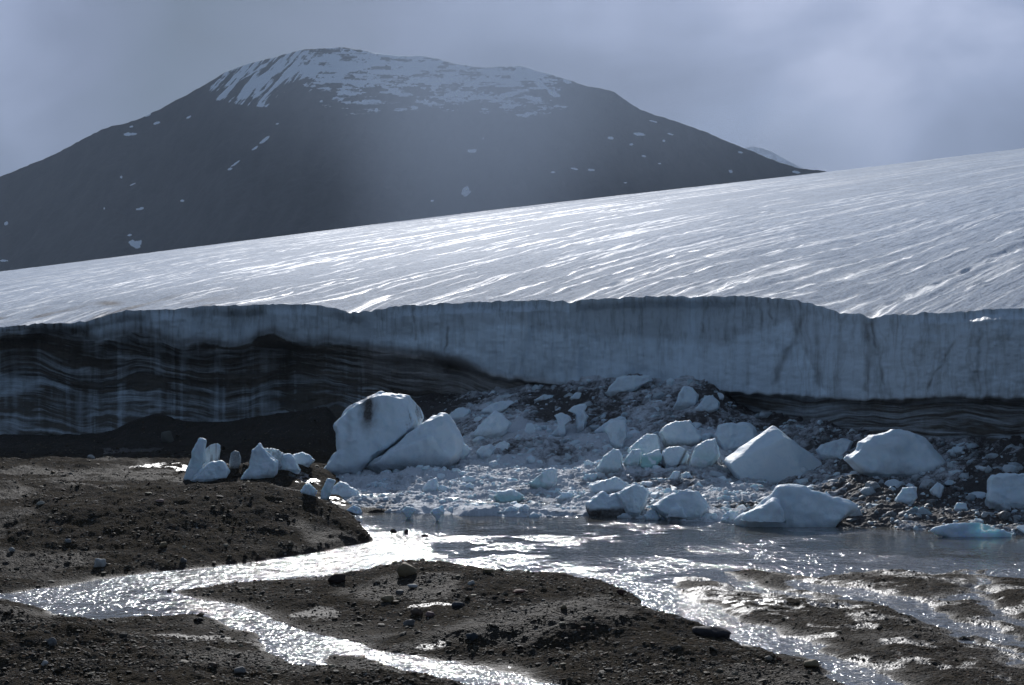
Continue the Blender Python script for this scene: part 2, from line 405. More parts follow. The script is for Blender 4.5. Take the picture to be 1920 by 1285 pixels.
mt = mountain('mountain', sil, 2600, 1900, 2.0, (-.62, .62), snow_main, nx=1500, ny=700)
tag(mt, 'dark snow-capped mountain behind the glacier', kind='structure')
far = mountain('far_mountain', [(900, 420), (1200, 330), (1300, 290), (1380, 284), (1410, 275), (1440, 282), (1470, 298), (1490, 308), (1515, 322), (1600, 352), (1900, 420)], 7200, 6400, 5.0,
               (-.02, .32), lambda px, py, lx, D, v: .36 + fbm(px / 10, py / 8, 1, 5) * .5, 300, 160)
tag(far, 'faint snowy peak far behind the mountain shoulder', kind='structure')

# ------------------------------------------------------------------ glacier: top surface
Xc = fan(1250, .345, 90, 1.0)
nD = 900
q = np.linspace(0, 1, nD)
X = Xc[None, :] + np.zeros((nD, 1))
De = cliff_D(X2px(X))
inv = 1 / De + (1 / 1400 - 1 / De) * (q[:, None] ** 1.1)
D = 1 / inv


up = D - De
# flow label: melt grooves leave the edge heading away and swing to the right further up the glacier
upm = up
lam = np.log(D / De); up = 80 * lam; lod = np.minimum(D / De, 4.0)
fl = 80 * (X - .20 * lam)
z, _ = z_glacier(X, D)
fade = ss(0, 1.2, up)
# relief: grooves along the flow
wf1 = np.exp(-up / 160)
gr1 = fbm(fl / .50 + fbm(fl / 2, up / 6, 9, 2) * .25, up / 12, 1, 4); gr2 = fbm(fl / .26, up / 2.2, 2, 3); gr3 = fbm(X * D / 6, D / 9, 4, 4)
grow = 1 + up / 90
z = z + (gr1 * .050 + gr2 * .026) * fade * np.minimum(lod, 2.2) * wf1 + gr3 * .10 * ss(0, 12, up)
rill = np.zeros_like(z)
for (px0, wd, l0, l1, dep) in [(1070, .10, 0, 60, .10), (1082, .07, 1, 8, .06), (1296, .16, 0, 45, .14), (1310, .10, 1, 20, .10), (1424, .10, 0, 70, .10), (1446, .08, 0, 9, .07), (1468, .06, 0, 12, .06),
                                (1530, .07, 0, 14, .06), (1575, .07, 0, 10, .06), (1632, .17, 0, 160, .16), (1648, .07, 0, 25, .07), (655, .10, 0, 15, .10), (672, .07, 0, 12, .08), (1250, .06, 0, 90, .05),
                                (900, .06, 4, 60, .05), (1000, .06, 6, 90, .05), (1160, .05, 0, 80, .05), (780, .05, 5, 60, .04), (1370, .06, 10, 120, .05), (1510, .09, 16, 160, .08),
                                (1720, .08, 12, 140, .07), (1850, .08, 20, 180, .07), (2000, .10, 10, 160, .08), (2200, .10, 10, 160, .08), (560, .05, 3, 50, .04), (430, .05, 3, 50, .04)]:
    De0 = cliff_D(px0); f0 = 80 * (px0 - 960) / F; l1 = l1 * .75
    wob = vnoise(up / 3.0 + px0, np.full_like(up, px0 * .37)) * .10 * np.minimum(1, up / 2) + vnoise(up / 11.0 + px0, np.full_like(up, px0 * .17)) * .22 * np.minimum(1, up / 5)
    ww = wd * 1.7 * (1 + .5 * vnoise(up / 2.0, np.full_like(up, px0 * .7)))
    dist = np.abs(fl - f0 + wob) / ww
    gate = ss(l0 - 2, l0 + 1, up) * (1 - ss(l1 * .7, l1, up)) if l0 > 0 else (1 - ss(l1 * .7, l1, up))
    r_ = np.exp(-dist ** 2) * gate
    z = z - r_ * dep * .7 * lod; rill = np.maximum(rill, r_)
brk = ss(-.25, .2, vnoise(up / 1.3, fl * 2)) * .35 + .65
# short dashes of sun glint, whitened and glossed through the rill mask
dash = ss(.45, .65, fbm(fl / .30, up / 22, 12, 2)) * .8
rill = np.maximum(rill * brk, dash * .35)
px_, py_ = X2px(X), 642.5 - (z - H) / D * F
dsurf = np.clip(ss(.25, .8, fbm(fl / 1.0, up / 12, 20, 4)) * ss(600, 150, px_) * ss(35, 5, upm) + np.exp(-((px_ - 205) / 22) ** 2 - ((py_ - 569) / 4) ** 2) * 1.2 + ss(.1, .8, fbm(fl / .3, up / 2, 22, 3)) * .5 * np.exp(-upm / 1.2), 0, 1)
# lip: fine jagged edge
lip = (fbm(fl / .35, 0 * fl, 31, 3) * .05) * np.exp(-upm / .5)
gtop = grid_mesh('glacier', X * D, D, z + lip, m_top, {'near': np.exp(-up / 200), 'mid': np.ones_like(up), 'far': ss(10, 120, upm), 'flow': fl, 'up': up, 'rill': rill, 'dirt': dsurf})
tag(gtop, kind='structure')
ZTOP = (z + lip)[0].copy()
XTOP = (X * D)[0].copy(); DTOP = D[0].copy()

# ------------------------------------------------------------------ glacier: front cliff
bot_py = curve([(-2500, 800), (0, 812), (100, 815), (200, 820), (350, 835), (500, 850), (620, 870), (700, 830), (830, 790), (960, 760), (1100, 740), (1250, 740), (1380, 790), (1500, 840), (1600, 860), (1920, 880), (2400, 890), (4500, 900)])
strat_l = ([(-2500, 640), (0, 622), (70, 609), (117, 620), (188, 641), (211, 630), (258, 621), (300, 632), (328, 648), (400, 640), (430, 655), (470, 640), (506, 623), (563, 646), (623, 640), (703, 655),
               (797, 668), (867, 680), (920, 705), (1000, 716), (1069, 728), (1150, 733), (1300, 735), (1380, 736), (1500, 740), (1600, 748), (1750, 744), (1920, 744), (4500, 750)]); strat = smooth_curve(strat_l, 10); strat_s = smooth_curve(strat_l, 60)
nv = 330
vv = np.linspace(0, 1, nv)[:, None]
px1 = X2px(Xc)[None, :] + 0 * vv
Xl = XTOP[None, :] + 0 * vv
tpy = 642.5 - (ZTOP[None, :] - H) / DTOP[None, :] * F
bpy_ = bot_py(px1)
py1 = tpy + (bpy_ - tpy) * vv ** 0.96
b = strat(px1) + fbm(px1 / 18, 0 * px1, 3, 3) * 3
below = py1 - b                                  # photo pixels under the dirty boundary
D1 = DTOP[None, :] + 0 * vv
mpp = D1 / F                                      # metres per pixel
left = ss(950, 750, px1)
hgt = (bpy_ - b)
fr = np.clip(below / np.maximum(hgt, 20), 0, 1.2)
# undercut beneath the boundary and a foot that sweeps out again
off = np.where(below > 0, 1.0 * ss(0, .25, fr) * left - 3.4 * ss(.45, 1.05, fr) ** 1.4 * left, 0)
off = off + (1 - left) * (below > 0) * (0.9 * ss(0, .15, fr))
off = off - .12 * ss(0, 60, py1 - tpy) * (1 - ss(0, 30, below))            # upper wall bulges forward slightly
s_al = Xl                                          # metres along
fl1 = fbm(s_al / 2.2, vv * .8, 41, 4) * .55 + fbm(s_al / .55, vv * 1.3, 42, 4) * .14 + fbm(s_al / 7, vv * .5, 45, 3) * 1.0
fade_t = ss(0, 22, py1 - tpy)
clean = (1 - ss(-5, 10, below))
fl1 = fl1 + .25
off = off + fl1 * fade_t * (clean * .75 + (1 - clean) * left * 1.0 + (1 - clean) * (1 - left) * .4)
bel2 = py1 - (strat_s(px1) * .75 + b * .25)
bandc = bel2 / 11 + fbm(px1 / 150, below / 80, 50, 3) * 1.3 + fbm(px1 / 60, below / 60, 51, 3) * .18
band = fbm(bandc, px1 / 160, 52, 4, .62)
off = off + band * .12 * (below > 0) * ss(0, 8, below) + fbm(px1 / 40, py1 / 24, 60, 3) * .10 * fade_t
# individual scars on the clean right-hand wall: (x at top, y at top, x at foot, y at foot, width, depth)
scar = np.zeros_like(off)
for (xa, ya, xb, yb, wd, dep) in [(1508, 590, 1450, 722, 7, .5), (1535, 600, 1532, 730, 5, .35), (1590, 585, 1572, 625, 4, .3), (1628, 595, 1625, 740, 6, .35), (1634, 595, 1662, 742, 4, .35), (838, 612, 834, 668, 2.5, .25),
                                   (1322, 572, 1318, 625, 3, .2), (1840, 615, 1832, 700, 4, .4), (1832, 695, 1832, 735, 9, .4), (1790, 640, 1740, 728, 3, .3), (775, 575, 778, 640, 2.5, .2), (1425, 560, 1426, 620, 3, .2), (1440, 560, 1446, 600, 3, .15)]:
    tt = (py1 - ya) / (yb - ya)
    xx = xa + (xb - xa) * np.clip(tt, 0, 1) + vnoise(py1 / 14, px1 * 0 + xa) * 3
    g_ = np.exp(-((px1 - xx) / wd) ** 2) * ss(-.05, .1, tt) * (1 - ss(.92, 1.08, tt))
    g_ = g_ * (.45 + .55 * ss(-.5, .6, vnoise(py1 / 22 + xa, px1 / 30))); scar = np.maximum(scar, g_); off = off + g_ * dep * .35
off = off + np.exp(-((px1 - 540) / 30) ** 2) * ss(640, 660, py1) * 1.4 * (1 - ss(730, 790, py1))     # hollow in the dirty wall
off = off + np.exp(-((px1 - 845) / 45) ** 2 - ((py1 - (688 + (px1 - 845) * .25)) / 14) ** 2) * 1.2
D2 = D1 + off * fade_t
Z2 = H - (py1 - 642.5) / F * D1
# dirt map
band2 = fbm(bandc * 2.3, px1 / 110, 53, 5, .68)
drape = fbm(px1 / 9, py1 / 260, 70, 5, .6)
drape2 = fbm(px1 / 34, py1 / 400, 71, 3, .6)
d_left = .84 + band2 * .60 - ss(.0, .8, drape2) * (.16 + .25 * ss(-.1, .5, band2)) - ss(.0, .8, drape) * .30 - ss(.15, .6, fbm(bandc * .45, px1 / 160, 57, 4, .6)) * .45 + ss(.1, .6, -fbm(bandc * .35 + 9, px1 / 200, 58, 3)) * .5
d_right = .72 + band2 * .5 + .1
dirt = ss(-6, 7, below) * (d_left * ss(1000, 700, px1) + (1 - ss(1000, 700, px1)) * d_right)
mid = ss(640, 720, px1) * (1 - ss(1000, 1120, px1))
dirt = dirt * (1 - mid * .42 * (1 - ss(25, 60, below)))
dirt = np.maximum(dirt, .62 * np.exp(-((below + 4) / 9) ** 2) * left * ss(0, 40, px1))                # olive transition
scar2 = ss(.05, .75, fbm(px1 / 7 + fbm(px1 / 30, py1 / 60, 91, 2) * 1.5, py1 / 190, 90, 4)) * ss(1400, 1500, px1) * (below < 0)
dirt = np.maximum(dirt, .50 * scar); dirt = dirt + .22 * scar2
dirt = np.maximum(dirt, ss(25, 10, np.abs(px1 - 845 - 10)) * 0)
dirt = np.maximum(dirt, np.exp(-((px1 - 845) / 40) ** 2 - ((py1 - (688 + (px1 - 845) * .25)) / 12) ** 2) * .95)
dirt = dirt + .12 * np.exp(-(py1 - tpy) / 9) * ss(0, 6, py1 - tpy)
drip = ss(.15, .6, fbm(px1 / 4.5 + fbm(px1 / 20, py1 / 50, 93, 2) * .8, py1 / 160, 94, 4)); dlen = 14 + 60 * ss(-.4, .8, vnoise(px1 / 11, 0 * px1 + .5))
dirt = dirt + .42 * drip * np.exp(-(py1 - tpy) / dlen) * (below < 4)
tonel = ss(-6, 10, py1 - np.interp(px1, [700, 900, 1150, 1350, 1480, 1560, 2500], [640, 604, 628, 645, 600, 760, 760]) + fbm(px1 / 40, py1 / 30, 80, 3) * 6)
tone = np.where(px1 < 700, .30, .22 + .70 * tonel) * (.8 + .2 * drape)
tone = tone + .5 * (np.exp(-((px1 - 1298) / 16) ** 2) * (1 - ss(600, 700, py1)) + np.exp(-((px1 - 1066) / 4) ** 2) * (1 - ss(570, 620, py1)))
tone = tone + ss(1480, 1560, px1) * .22 + ss(.2, .8, drape) * ss(1480, 1560, px1) * .2
brown = np.clip(ss(-14, 10, below) * (mid * 1.2 + .25), 0, 1) * (1 - ss(60, 90, below)) + .5 * ss(.2, .9, drape) * np.exp(-(py1 - tpy) / 14)
cl = grid_mesh('ice_cliff', Xl * D2 / D1, D2, Z2, m_cliff, {'dirt': np.clip(dirt, 0, 1), 'tone': np.clip(tone, 0, 1), 'brown': np.clip(brown, 0, 1)})
cl.parent = gtop
Z_CLIFF_BASE = lambda px: H - (bot_py(px) - 642.5) / F * cliff_D(px)

# ------------------------------------------------------------------ ground and water
SHORE = [
 # main pool and the stream that leaves it to the left, round to the lower stream
 [(640, 975), (655, 968), (680, 962), (760, 960), (900, 962), (1000, 965), (1100, 963), (1220, 966), (1340, 975), (1400, 978), (1600, 984), (1740, 985), (1920, 990), (2200, 1000), (2700, 1010), (2700, 1120), (2200, 1110),
  (1920, 1088), (1850, 1082), (1700, 1072), (1600, 1078), (1520, 1088), (1440, 1078), (1400, 1070), (1380, 1078), (1430, 1098), (1500, 1112), (1570, 1122), (1540, 1130), (1420, 1112), (1340, 1095), (1290, 1082), (1255, 1082), (1268, 1110), (1328, 1136), (1405, 1168), (1505, 1198),
  (1615, 1240), (1700, 1272), (1745, 1300), (1800, 1400), (1700, 1400), (1640, 1340), (1618, 1306), (1552, 1264), (1494, 1238), (1396, 1212), (1326, 1192), (1266, 1162),
  (1215, 1142), (1190, 1122), (1150, 1104), (1000, 1080), (850, 1065), (740, 1062), (690, 1070), (640, 1082), (450, 1094), (350, 1106), (318, 1112), (360, 1121), (430, 1132), (480, 1147), (560, 1182), (640, 1197), (700, 1217), (760, 1227),
  (880, 1247), (1000, 1272), (1100, 1292), (1300, 1350), (1200, 1400), (1000, 1330), (850, 1284), (760, 1262), (690, 1243), (640, 1230), (612, 1232), (620, 1250), (580, 1254), (545, 1250), (500, 1218), (480, 1192), (420, 1172),
  (390, 1160), (250, 1156), (190, 1164), (130, 1163), (80, 1143), (10, 1125), (-120, 1120), (-300, 1120), (-300, 1095), (-120, 1105), (20, 1112), (130, 1098), (200, 1086), (300, 1074), (450, 1058), (600, 1036), (700, 1014), (690, 1002), (650, 990)],
 # braids over the flats on the right
 [(1455, 1072), (1537, 1092), (1612, 1103), (1690, 1114), (1760, 1128), (1800, 1150), (1850, 1172), (1930, 1196), (2100, 1230), (2100, 1310), (1920, 1258), (1840, 1228), (1775, 1204), (1725, 1172), (1670, 1148), (1600, 1132), (1520, 1118), (1450, 1094)],
 [(1800, 1070), (1850, 1070), (1856, 1098), (1852, 1118), (1885, 1142), (1930, 1160), (2100, 1190), (2100, 1220), (1925, 1188), (1860, 1164), (1815, 1134), (1740, 1128), (1745, 1118), (1800, 1110)],
 [(1760, 1210), (1830, 1200), (1950, 1225), (1950, 1245), (1840, 1222)],
]


def to_ground(poly):
    return np.array([((px - 960) / F * (H * F / (py - 642.5)), H * F / (py - 642.5)) for px, py in poly])


GP = [to_ground(p) for p in SHORE]


def shore_dist(x, y):
    """signed distance to the nearest shoreline: > 0 on land, < 0 in water"""
    shp = x.shape; x = x.ravel(); y = y.ravel()
    out = np.full(x.shape, 1e9); ins = np.zeros(x.shape, bool)
    for Pg in GP:
        i_ = np.zeros(x.shape, bool)
        for k in range(len(Pg)):
            ax, ay = Pg[k]; bx, by = Pg[(k + 1) % len(Pg)]
            dx, dy = bx - ax, by - ay
            tt = np.clip(((x - ax) * dx + (y - ay) * dy) / (dx * dx + dy * dy + 1e-12), 0, 1)
            out = np.minimum(out, (x - ax - tt * dx) ** 2 + (y - ay - tt * dy) ** 2)
            c_ = (ay > y) != (by > y)
            if abs(dy) > 1e-12: i_ ^= c_ & (x < ax + (y - ay) * dx / dy)
        ins |= i_
    d = np.sqrt(out); d[ins] *= -1
    return d.reshape(shp)


def gpt(px, py): return ((px - 960) / F * (H * F / (py - 642.5)), H * F / (py - 642.5))


# mounds: (photo x, y of the foot point on the plane, radius x, radius y, height)
MOUNDS = [(760, 1100, 2.2, 1.6, .22), (1000, 1125, 3.5, 2.2, .30), (1200, 1190, 4.0, 2.2, .42), (1050, 1215, 3.2, 1.5, .30), (1290, 1255, 2.1, 1.0, .22), (450, 1130, 1.2, 1.2, .05), (1440, 1280, 1.2, .7, .08),
          (60, 1240, 3.0, 2.2, .45), (10, 1175, 1.6, 1.0, .30), (350, 1265, 2.5, 1.4, .12), (130, 1180, .8, .8, .12), (750, 1300, 2.0, .8, .12),
          (480, 1000, 5.0, 3.5, .85), (600, 1000, 3.0, 3.0, .45), (100, 1020, 6.0, 4.0, .65), (280, 1040, 4.0, 3.0, .4), (40, 960, 6.0, 5.0, .45), (-300, 980, 8.0, 6.0, .8), (350, 930, 5, 4, .25),
          (530, 915, 1.9, 2.2, .75), (470, 925, 1.6, 1.6, .30)]
# piles of debris at the cliff's foot: (photo x, distance, radius x, radius y, height)
PILES = [(285, 87.5, 1.7, 3.0, .95), (400, 87, 3.0, 3.0, .70), (500, 86, 3.0, 3.5, .75), (590, 85, 2.6, 3.5, .95), (200, 88, 3.0, 2.0, .15), (60, 89, 5, 2.0, .15), (660, 86, 2.5, 3.5, 1.0)]
RBF = ([540, 600, 660, 760, 900, 1000, 1100, 1220, 1340, 1600, 1740, 1920, 2400, 4500], [905, 930, 962, 964, 968, 971, 968, 974, 982, 991, 996, 1004, 1015, 1060])


SHEEN = [(600, 1160, 1.0, .7, .28), (800, 1158, .6, .2, .6), (560, 1215, .9, .5, .3), (300, 1205, 1.3, .5, .35), (410, 1215, .7, .4, .3), (820, 1225, .3, .2, .5),
         (290, 893, 1.3, 1.2, .7), (340, 897, .9, .7, .8), (470, 912, .8, .9, 1), (600, 955, 1.0, 1.0, 1), (575, 925, .7, .9, 1), (250, 868, 1.5, 1.2, .7), (520, 985, .5, .3, .6), (1470, 1140, 1.4, .6, .8), (1350, 1110, .8, .5, .6)]
MUD = [(640, 1190, 2.2, 1.5), (320, 1200, 1.8, .9), (520, 1160, 1.2, .8)]


def ground_h(x, y, fine=True):
    wx_ = fbm(x / .9, y / .9, 101, 4) ; wy_ = fbm(x / .9, y / .9, 102, 4)
    wk = .10 + .22 * ss(3, 5, x) * ss(46, 43, y)
    d = shore_dist(x + wx_ * wk, y + wy_ * wk * 1.6) + .30 * ss(.5, 1.6, x - np.interp(y, [24, 27.5, 30, 34, 38, 41, 44], [7.0, 5.9, 5.0, 4.1, 3.7, 3.7, 4.2])) * ss(44, 41, y) * ss(20, 24, y)
    X_ = x / np.maximum(y, 1); px = 960 + X_ * F
    land = np.clip(d, 0, None); wat = np.clip(-d, 0, None)
    flats = ss(2.0, 4.0, x - (y - 30) * -.02 - 1.0) * ss(33.5, 28, 0 * x + np.abs(y - 30.5) + 25) * 0
    # the wet flats lie right of the stream at the lower right
    line = np.interp(y, [24, 27.5, 30, 34, 38, 41, 44], [7.0, 5.7, 4.7, 3.7, 3.3, 3.4, 4.0])
    flats = ss(-.2, .2, x - line) * ss(45, 42.5, y)
    mud = np.exp(-((x - gpt(560, 1205)[0]) / 2.2) ** 2 - ((y - gpt(560, 1205)[1]) / 1.6) ** 2)
    amp = (.15 + .10 * ss(38, 56, y)) * (1 - flats) + .018 * flats
    h = amp * (1 - np.exp(-land / (.35 + .5 * flats)))
    m_ = 0
    for (mx, my, rx, ry, hh) in MOUNDS:
        gx, gy = gpt(mx, my); m_ = m_ + hh * np.exp(-((x - gx) / rx) ** 2 - ((y - gy) / ry) ** 2)
    for (mx, my, rx, ry, hh) in PILES:
        gx = (mx - 960) / F * my; m_ = m_ + hh * np.exp(-((x - gx) / rx) ** 2 - ((y - my) / ry) ** 2)
    h = h + m_ * (1 - np.exp(-land / 1.1)) * (1 - flats)
    h = h + ss(60, 92, y) * .55 * ss(-6, -12, x)
    k = (1 - np.exp(-land / .5))
    lo = fbm(x / 3.0, y / 3.0, 11, 4) * .15 * (1 - .85 * flats)
    md = fbm(x / .9, y / .9, 12, 4) * .072 * (1 - .45 * flats)
    h = h + (lo + md) * (k * .9 + .1 * (d > 0))
    if fine: h = h + (fbm(x / .30, y / .30, 15, 3) * .026 + fbm(x / .14, y / .14, 14, 2) * .012) * (k * .8 + .2 * (d > -.1))
    for (mx, my, rx, ry) in MUD:
        gx, gy = gpt(mx, my); e_ = np.exp(-(((x - gx) / rx) ** 2 + ((y - gy) / ry) ** 2) ** 2); h = h * (1 - .72 * e_) + .02 * e_ * (d > 0)
    h = h - flats * .016 * (d > 0) + flats * (.130 + fbm(x / 1.3, y / .9, 77, 5) * .050) * (1 - np.exp(-land / .55))
    h = np.where(d > 0, h, -.14 * (1 - np.exp(-wat / .5)) + md * .25 * np.exp(-wat / .3))
    # the ground dips away below the fallen ice
    ru = ss(610, 690, px) * ss(.3, 1.8, y - H * F / (np.interp(px, RBF[0], RBF[1]) - 642.5))
    h = h * (1 - ru) - .5 * ru
    bank = ss(19, 0, y)
    h = h + bank * 4.3
    # near the shore: keep a crisp edge
    return h, d, flats


Xg2 = fan(1250, .345, 100, 1.1)
rows = np.concatenate([np.array([-30., -18, -8, -2, 4, 9, 13, 16, 19]), H * F / (np.linspace(1400, 812, 900) - 642.5) * 1.0, np.array([112., 125, 160, 300, 900, 4000])])
Yg = rows[:, None] + 0 * Xg2[None, :]
Xgg = Xg2[None, :] * np.maximum(rows, 20)[:, None]
hg, dg, flg = ground_h(Xgg, Yg)
hg = hg * (1 - ss(100, 112, Yg)) - 1.0 * ss(100, 112, Yg)
wet = np.clip(np.exp(-np.clip(hg, 0, None) / .05) * .9 + flg * .10, 0, 1)
wet = np.maximum(wet, ss(0, .6, fbm(Xgg / 2.5, Yg / 2.5, 91, 3)) * .45)
wet = np.maximum(wet, ss(76, 84, Yg) * .7)
shine = np.zeros_like(wet)
for (sx, sy, rx, ry, am) in SHEEN:
    gx, gy = gpt(sx, sy)
    e_ = ((Xgg - gx) / rx) ** 2 + ((Yg - gy) / ry) ** 2 + fbm(Xgg / .5, Yg / .6, 66, 5, .62) * 1.5
    shine = np.maximum(shine, am * ss(.75, .35, e_))
shine = np.maximum(shine, flg * ss(.20, .50, fbm(Xgg / 1.1, Yg / 1.0, 67, 5, .6)) * .55)
gobj = grid_mesh('ground', Xgg, Yg, hg, m_gr, {'wet': wet, 'shine': shine}); tag(gobj, kind='structure')

# water sheet (its height is a little uneven where the streams run)
wx = fan(760, .345, 60, 1.1); wr = H * F / (np.linspace(1400, 925, 520) - 642.5)
Wy = wr[:, None] + 0 * wx[None, :]; Wx = wx[None, :] * Wy
pxw = X2px(wx)[None, :] + 0 * Wy; pyw = 642.5 + H * F / Wy
calm = np.exp(-((pxw - 850) / 230) ** 4 - ((pyw - 972) / 26) ** 4) + np.exp(-((pxw - 1330) / 110) ** 2 - ((pyw - 1085) / 18) ** 2) * .7 + ss(1500, 1800, pxw) * (1 - ss(1015, 1045, pyw - (pxw - 1700) * .05)) * .9
calm = np.maximum(calm, np.exp(-((pxw - 200) / 60) ** 2 - ((pyw - 1155) / 12) ** 2) * .6)
pool = (1 - ss(1040, 1072, pyw)) * ss(640, 900, pxw)
patchy = ss(-.15, .35, fbm(Wx / 1.9, Wy / 1.6, 33, 5, .6)) 
ripple = (1 - pool) * .95 + pool * (.12 + .70 * patchy ** 1.6)
ripple = ripple * (1 - np.clip(calm, 0, 1) * .93)
ripple = np.clip(ripple * (.80 + .55 * fbm(Wx / .7, Wy / .7, 35, 4)), 0.0, 1)
Wz = fbm(Wx / .45, Wy / .45, 36, 3) * .012 * ripple
wob_ = grid_mesh('water', Wx, Wy, Wz, m_wa, {'ripple': ripple}); tag(wob_, kind='structure')

# ------------------------------------------------------------------ rubble slope (fallen, dirty snow and ice below the cliff)
rb_front = curve([(540, 905), (600, 930), (660, 962), (760, 964), (900, 968), (1000, 971), (1100, 968), (1220, 974), (1340, 982), (1600, 991), (1740, 996), (1920, 1004), (2400, 1015), (4500, 1060)])
rb_top = curve([(540, 880), (620, 850), (700, 800), (800, 765), (870, 745), (940, 736), (1050, 728), (1120, 716), (1180, 706), (1250, 706), (1300, 708), (1340, 725), (1380, 765), (1440, 790), (1500, 800), (1600, 815), (1700, 830), (1920, 845), (2400, 850), (4500, 850)])
RX = np.concatenate([np.linspace(-.142, .345, 950), np.linspace(.347, 1.0, 70)])
nr = 560
rt = np.linspace(-.04, 1.06, nr)[:, None]
pxr = X2px(RX)[None, :] + 0 * rt
pf, pt = rb_front(pxr), rb_top(pxr)
Df = H * F / (pf - 642.5)
edge_l = ss(540, 640, pxr)
Db = cliff_D(pxr) + .4
Db = Df + (Db - Df) * np.clip(edge_l + .35, 0, 1)
rt2 = np.clip(rt, -.04, 1.2)
Dr_ = Df + (Db - Df) * rt2
pyr = pf + (pt - pf) * (rt2 - .10 * np.sin(np.pi * np.clip(rt2, 0, 1)))
zr_ = H - (pyr - 642.5) / F * Dr_
rx_, ry_ = RX[None, :] * Dr_, Dr_
lump = billow(rx_ / 1.3 + fbm(rx_, ry_, 3, 3) * .4, ry_ / 1.3, 5, .56)
lump2 = billow(rx_ / .42, ry_ / .42, 3, .5)
big = fbm(rx_ / 4, ry_ / 4, 21, 3)
ramp_ = ss(-.03, .12, rt2) * edge_l
zr_ = zr_ + (lump * .27 + lump2 * .07 + big * .30) * (.25 + .75 * ramp_) - .10 + .20 * ss(-.01, .05, rt2 + fbm(rx_ / .8, ry_ / .8, 88, 4) * .035) + .14 * ss(860, 780, pxr) * edge_l * ss(.0, .10, rt2)
zr_ = zr_ - .6 * ss(.012, -.03, rt2 + fbm(rx_ / .7, ry_ / .7, 89, 4) * .025)
zr_ = zr_ - (1 - edge_l) * .5
dm = .40 + .28 * ss(900, 840, pyr) * 0
G = lambda cx, cy_, rx, ry: np.exp(-((pxr - cx) / rx) ** 2 - ((pyr - cy_) / ry) ** 2)
dm = dm + .55 * G(1020, 765, 120, 22) + .30 * G(1180, 760, 150, 40) + .42 * ss(1300, 1480, pxr) + .45 * G(1370, 740, 60, 40) + .35 * G(800, 880, 90, 12) + .30 * G(1250, 900, 110, 22) - .22 * G(900, 915, 240, 45) - .12 * G(1100, 840, 120, 30)  # dirt, with the cliff's shade and the sunlit lower left put in
dm = dm + .35 * ss(860, 780, pyr) * ss(950, 800, pxr)
dm = dm + fbm(rx_ / 2.2, ry_ / 2.6, 71, 5) * .38 - lump * .22
m_ob = grid_mesh('rubble_slope', rx_, ry_, zr_, m_rb, {'dirt': np.clip(dm, 0, 1)}); tag(m_ob, kind='structure')


def rubble_z(px, D):
    """height of the rubble slope under a photo column at distance D (nan outside)"""
    i = int(np.clip(np.searchsorted(RX, (px - 960) / F), 1, len(RX) - 1))
    return float(np.interp(D, Dr_[:, i], zr_[:, i], left=-9, right=-9))


def hit(px, py):
    """where the ray through a photo pixel meets ground, rubble or water"""
    Ds = np.linspace(24, 92, 700)
    x = (px - 960) / F * Ds
    zray = H - (py - 642.5) / F * Ds
    i = int(np.clip(np.searchsorted(RX, (px - 960) / F), 1, len(RX) - 1))
    zr = np.interp(Ds, Dr_[:, i], zr_[:, i], left=-9, right=-9) if (px - 960) / F > RX[0] else np.full(Ds.shape, -9.)
    zg, _, _ = ground_h(x, Ds, False)
    zs = np.maximum(np.maximum(zr, zg), 0.0)
    k = np.argmax(zs >= zray)
    return float(Ds[k]), float(zs[k])

# ------------------------------------------------------------------ blocks of ice
def hull_into(bm, pts):
    vs = [bm.verts.new(p) for p in pts]
    r = bmesh.ops.convex_hull(bm, input=vs, use_existing_faces=False)
    junk = [e for e in r['geom_interior'] + r['geom_unused'] if isinstance(e, bmesh.types.BMVert) and e.is_valid]
    if junk: bmesh.ops.delete(bm, geom=list(set(junk)), context='VERTS')


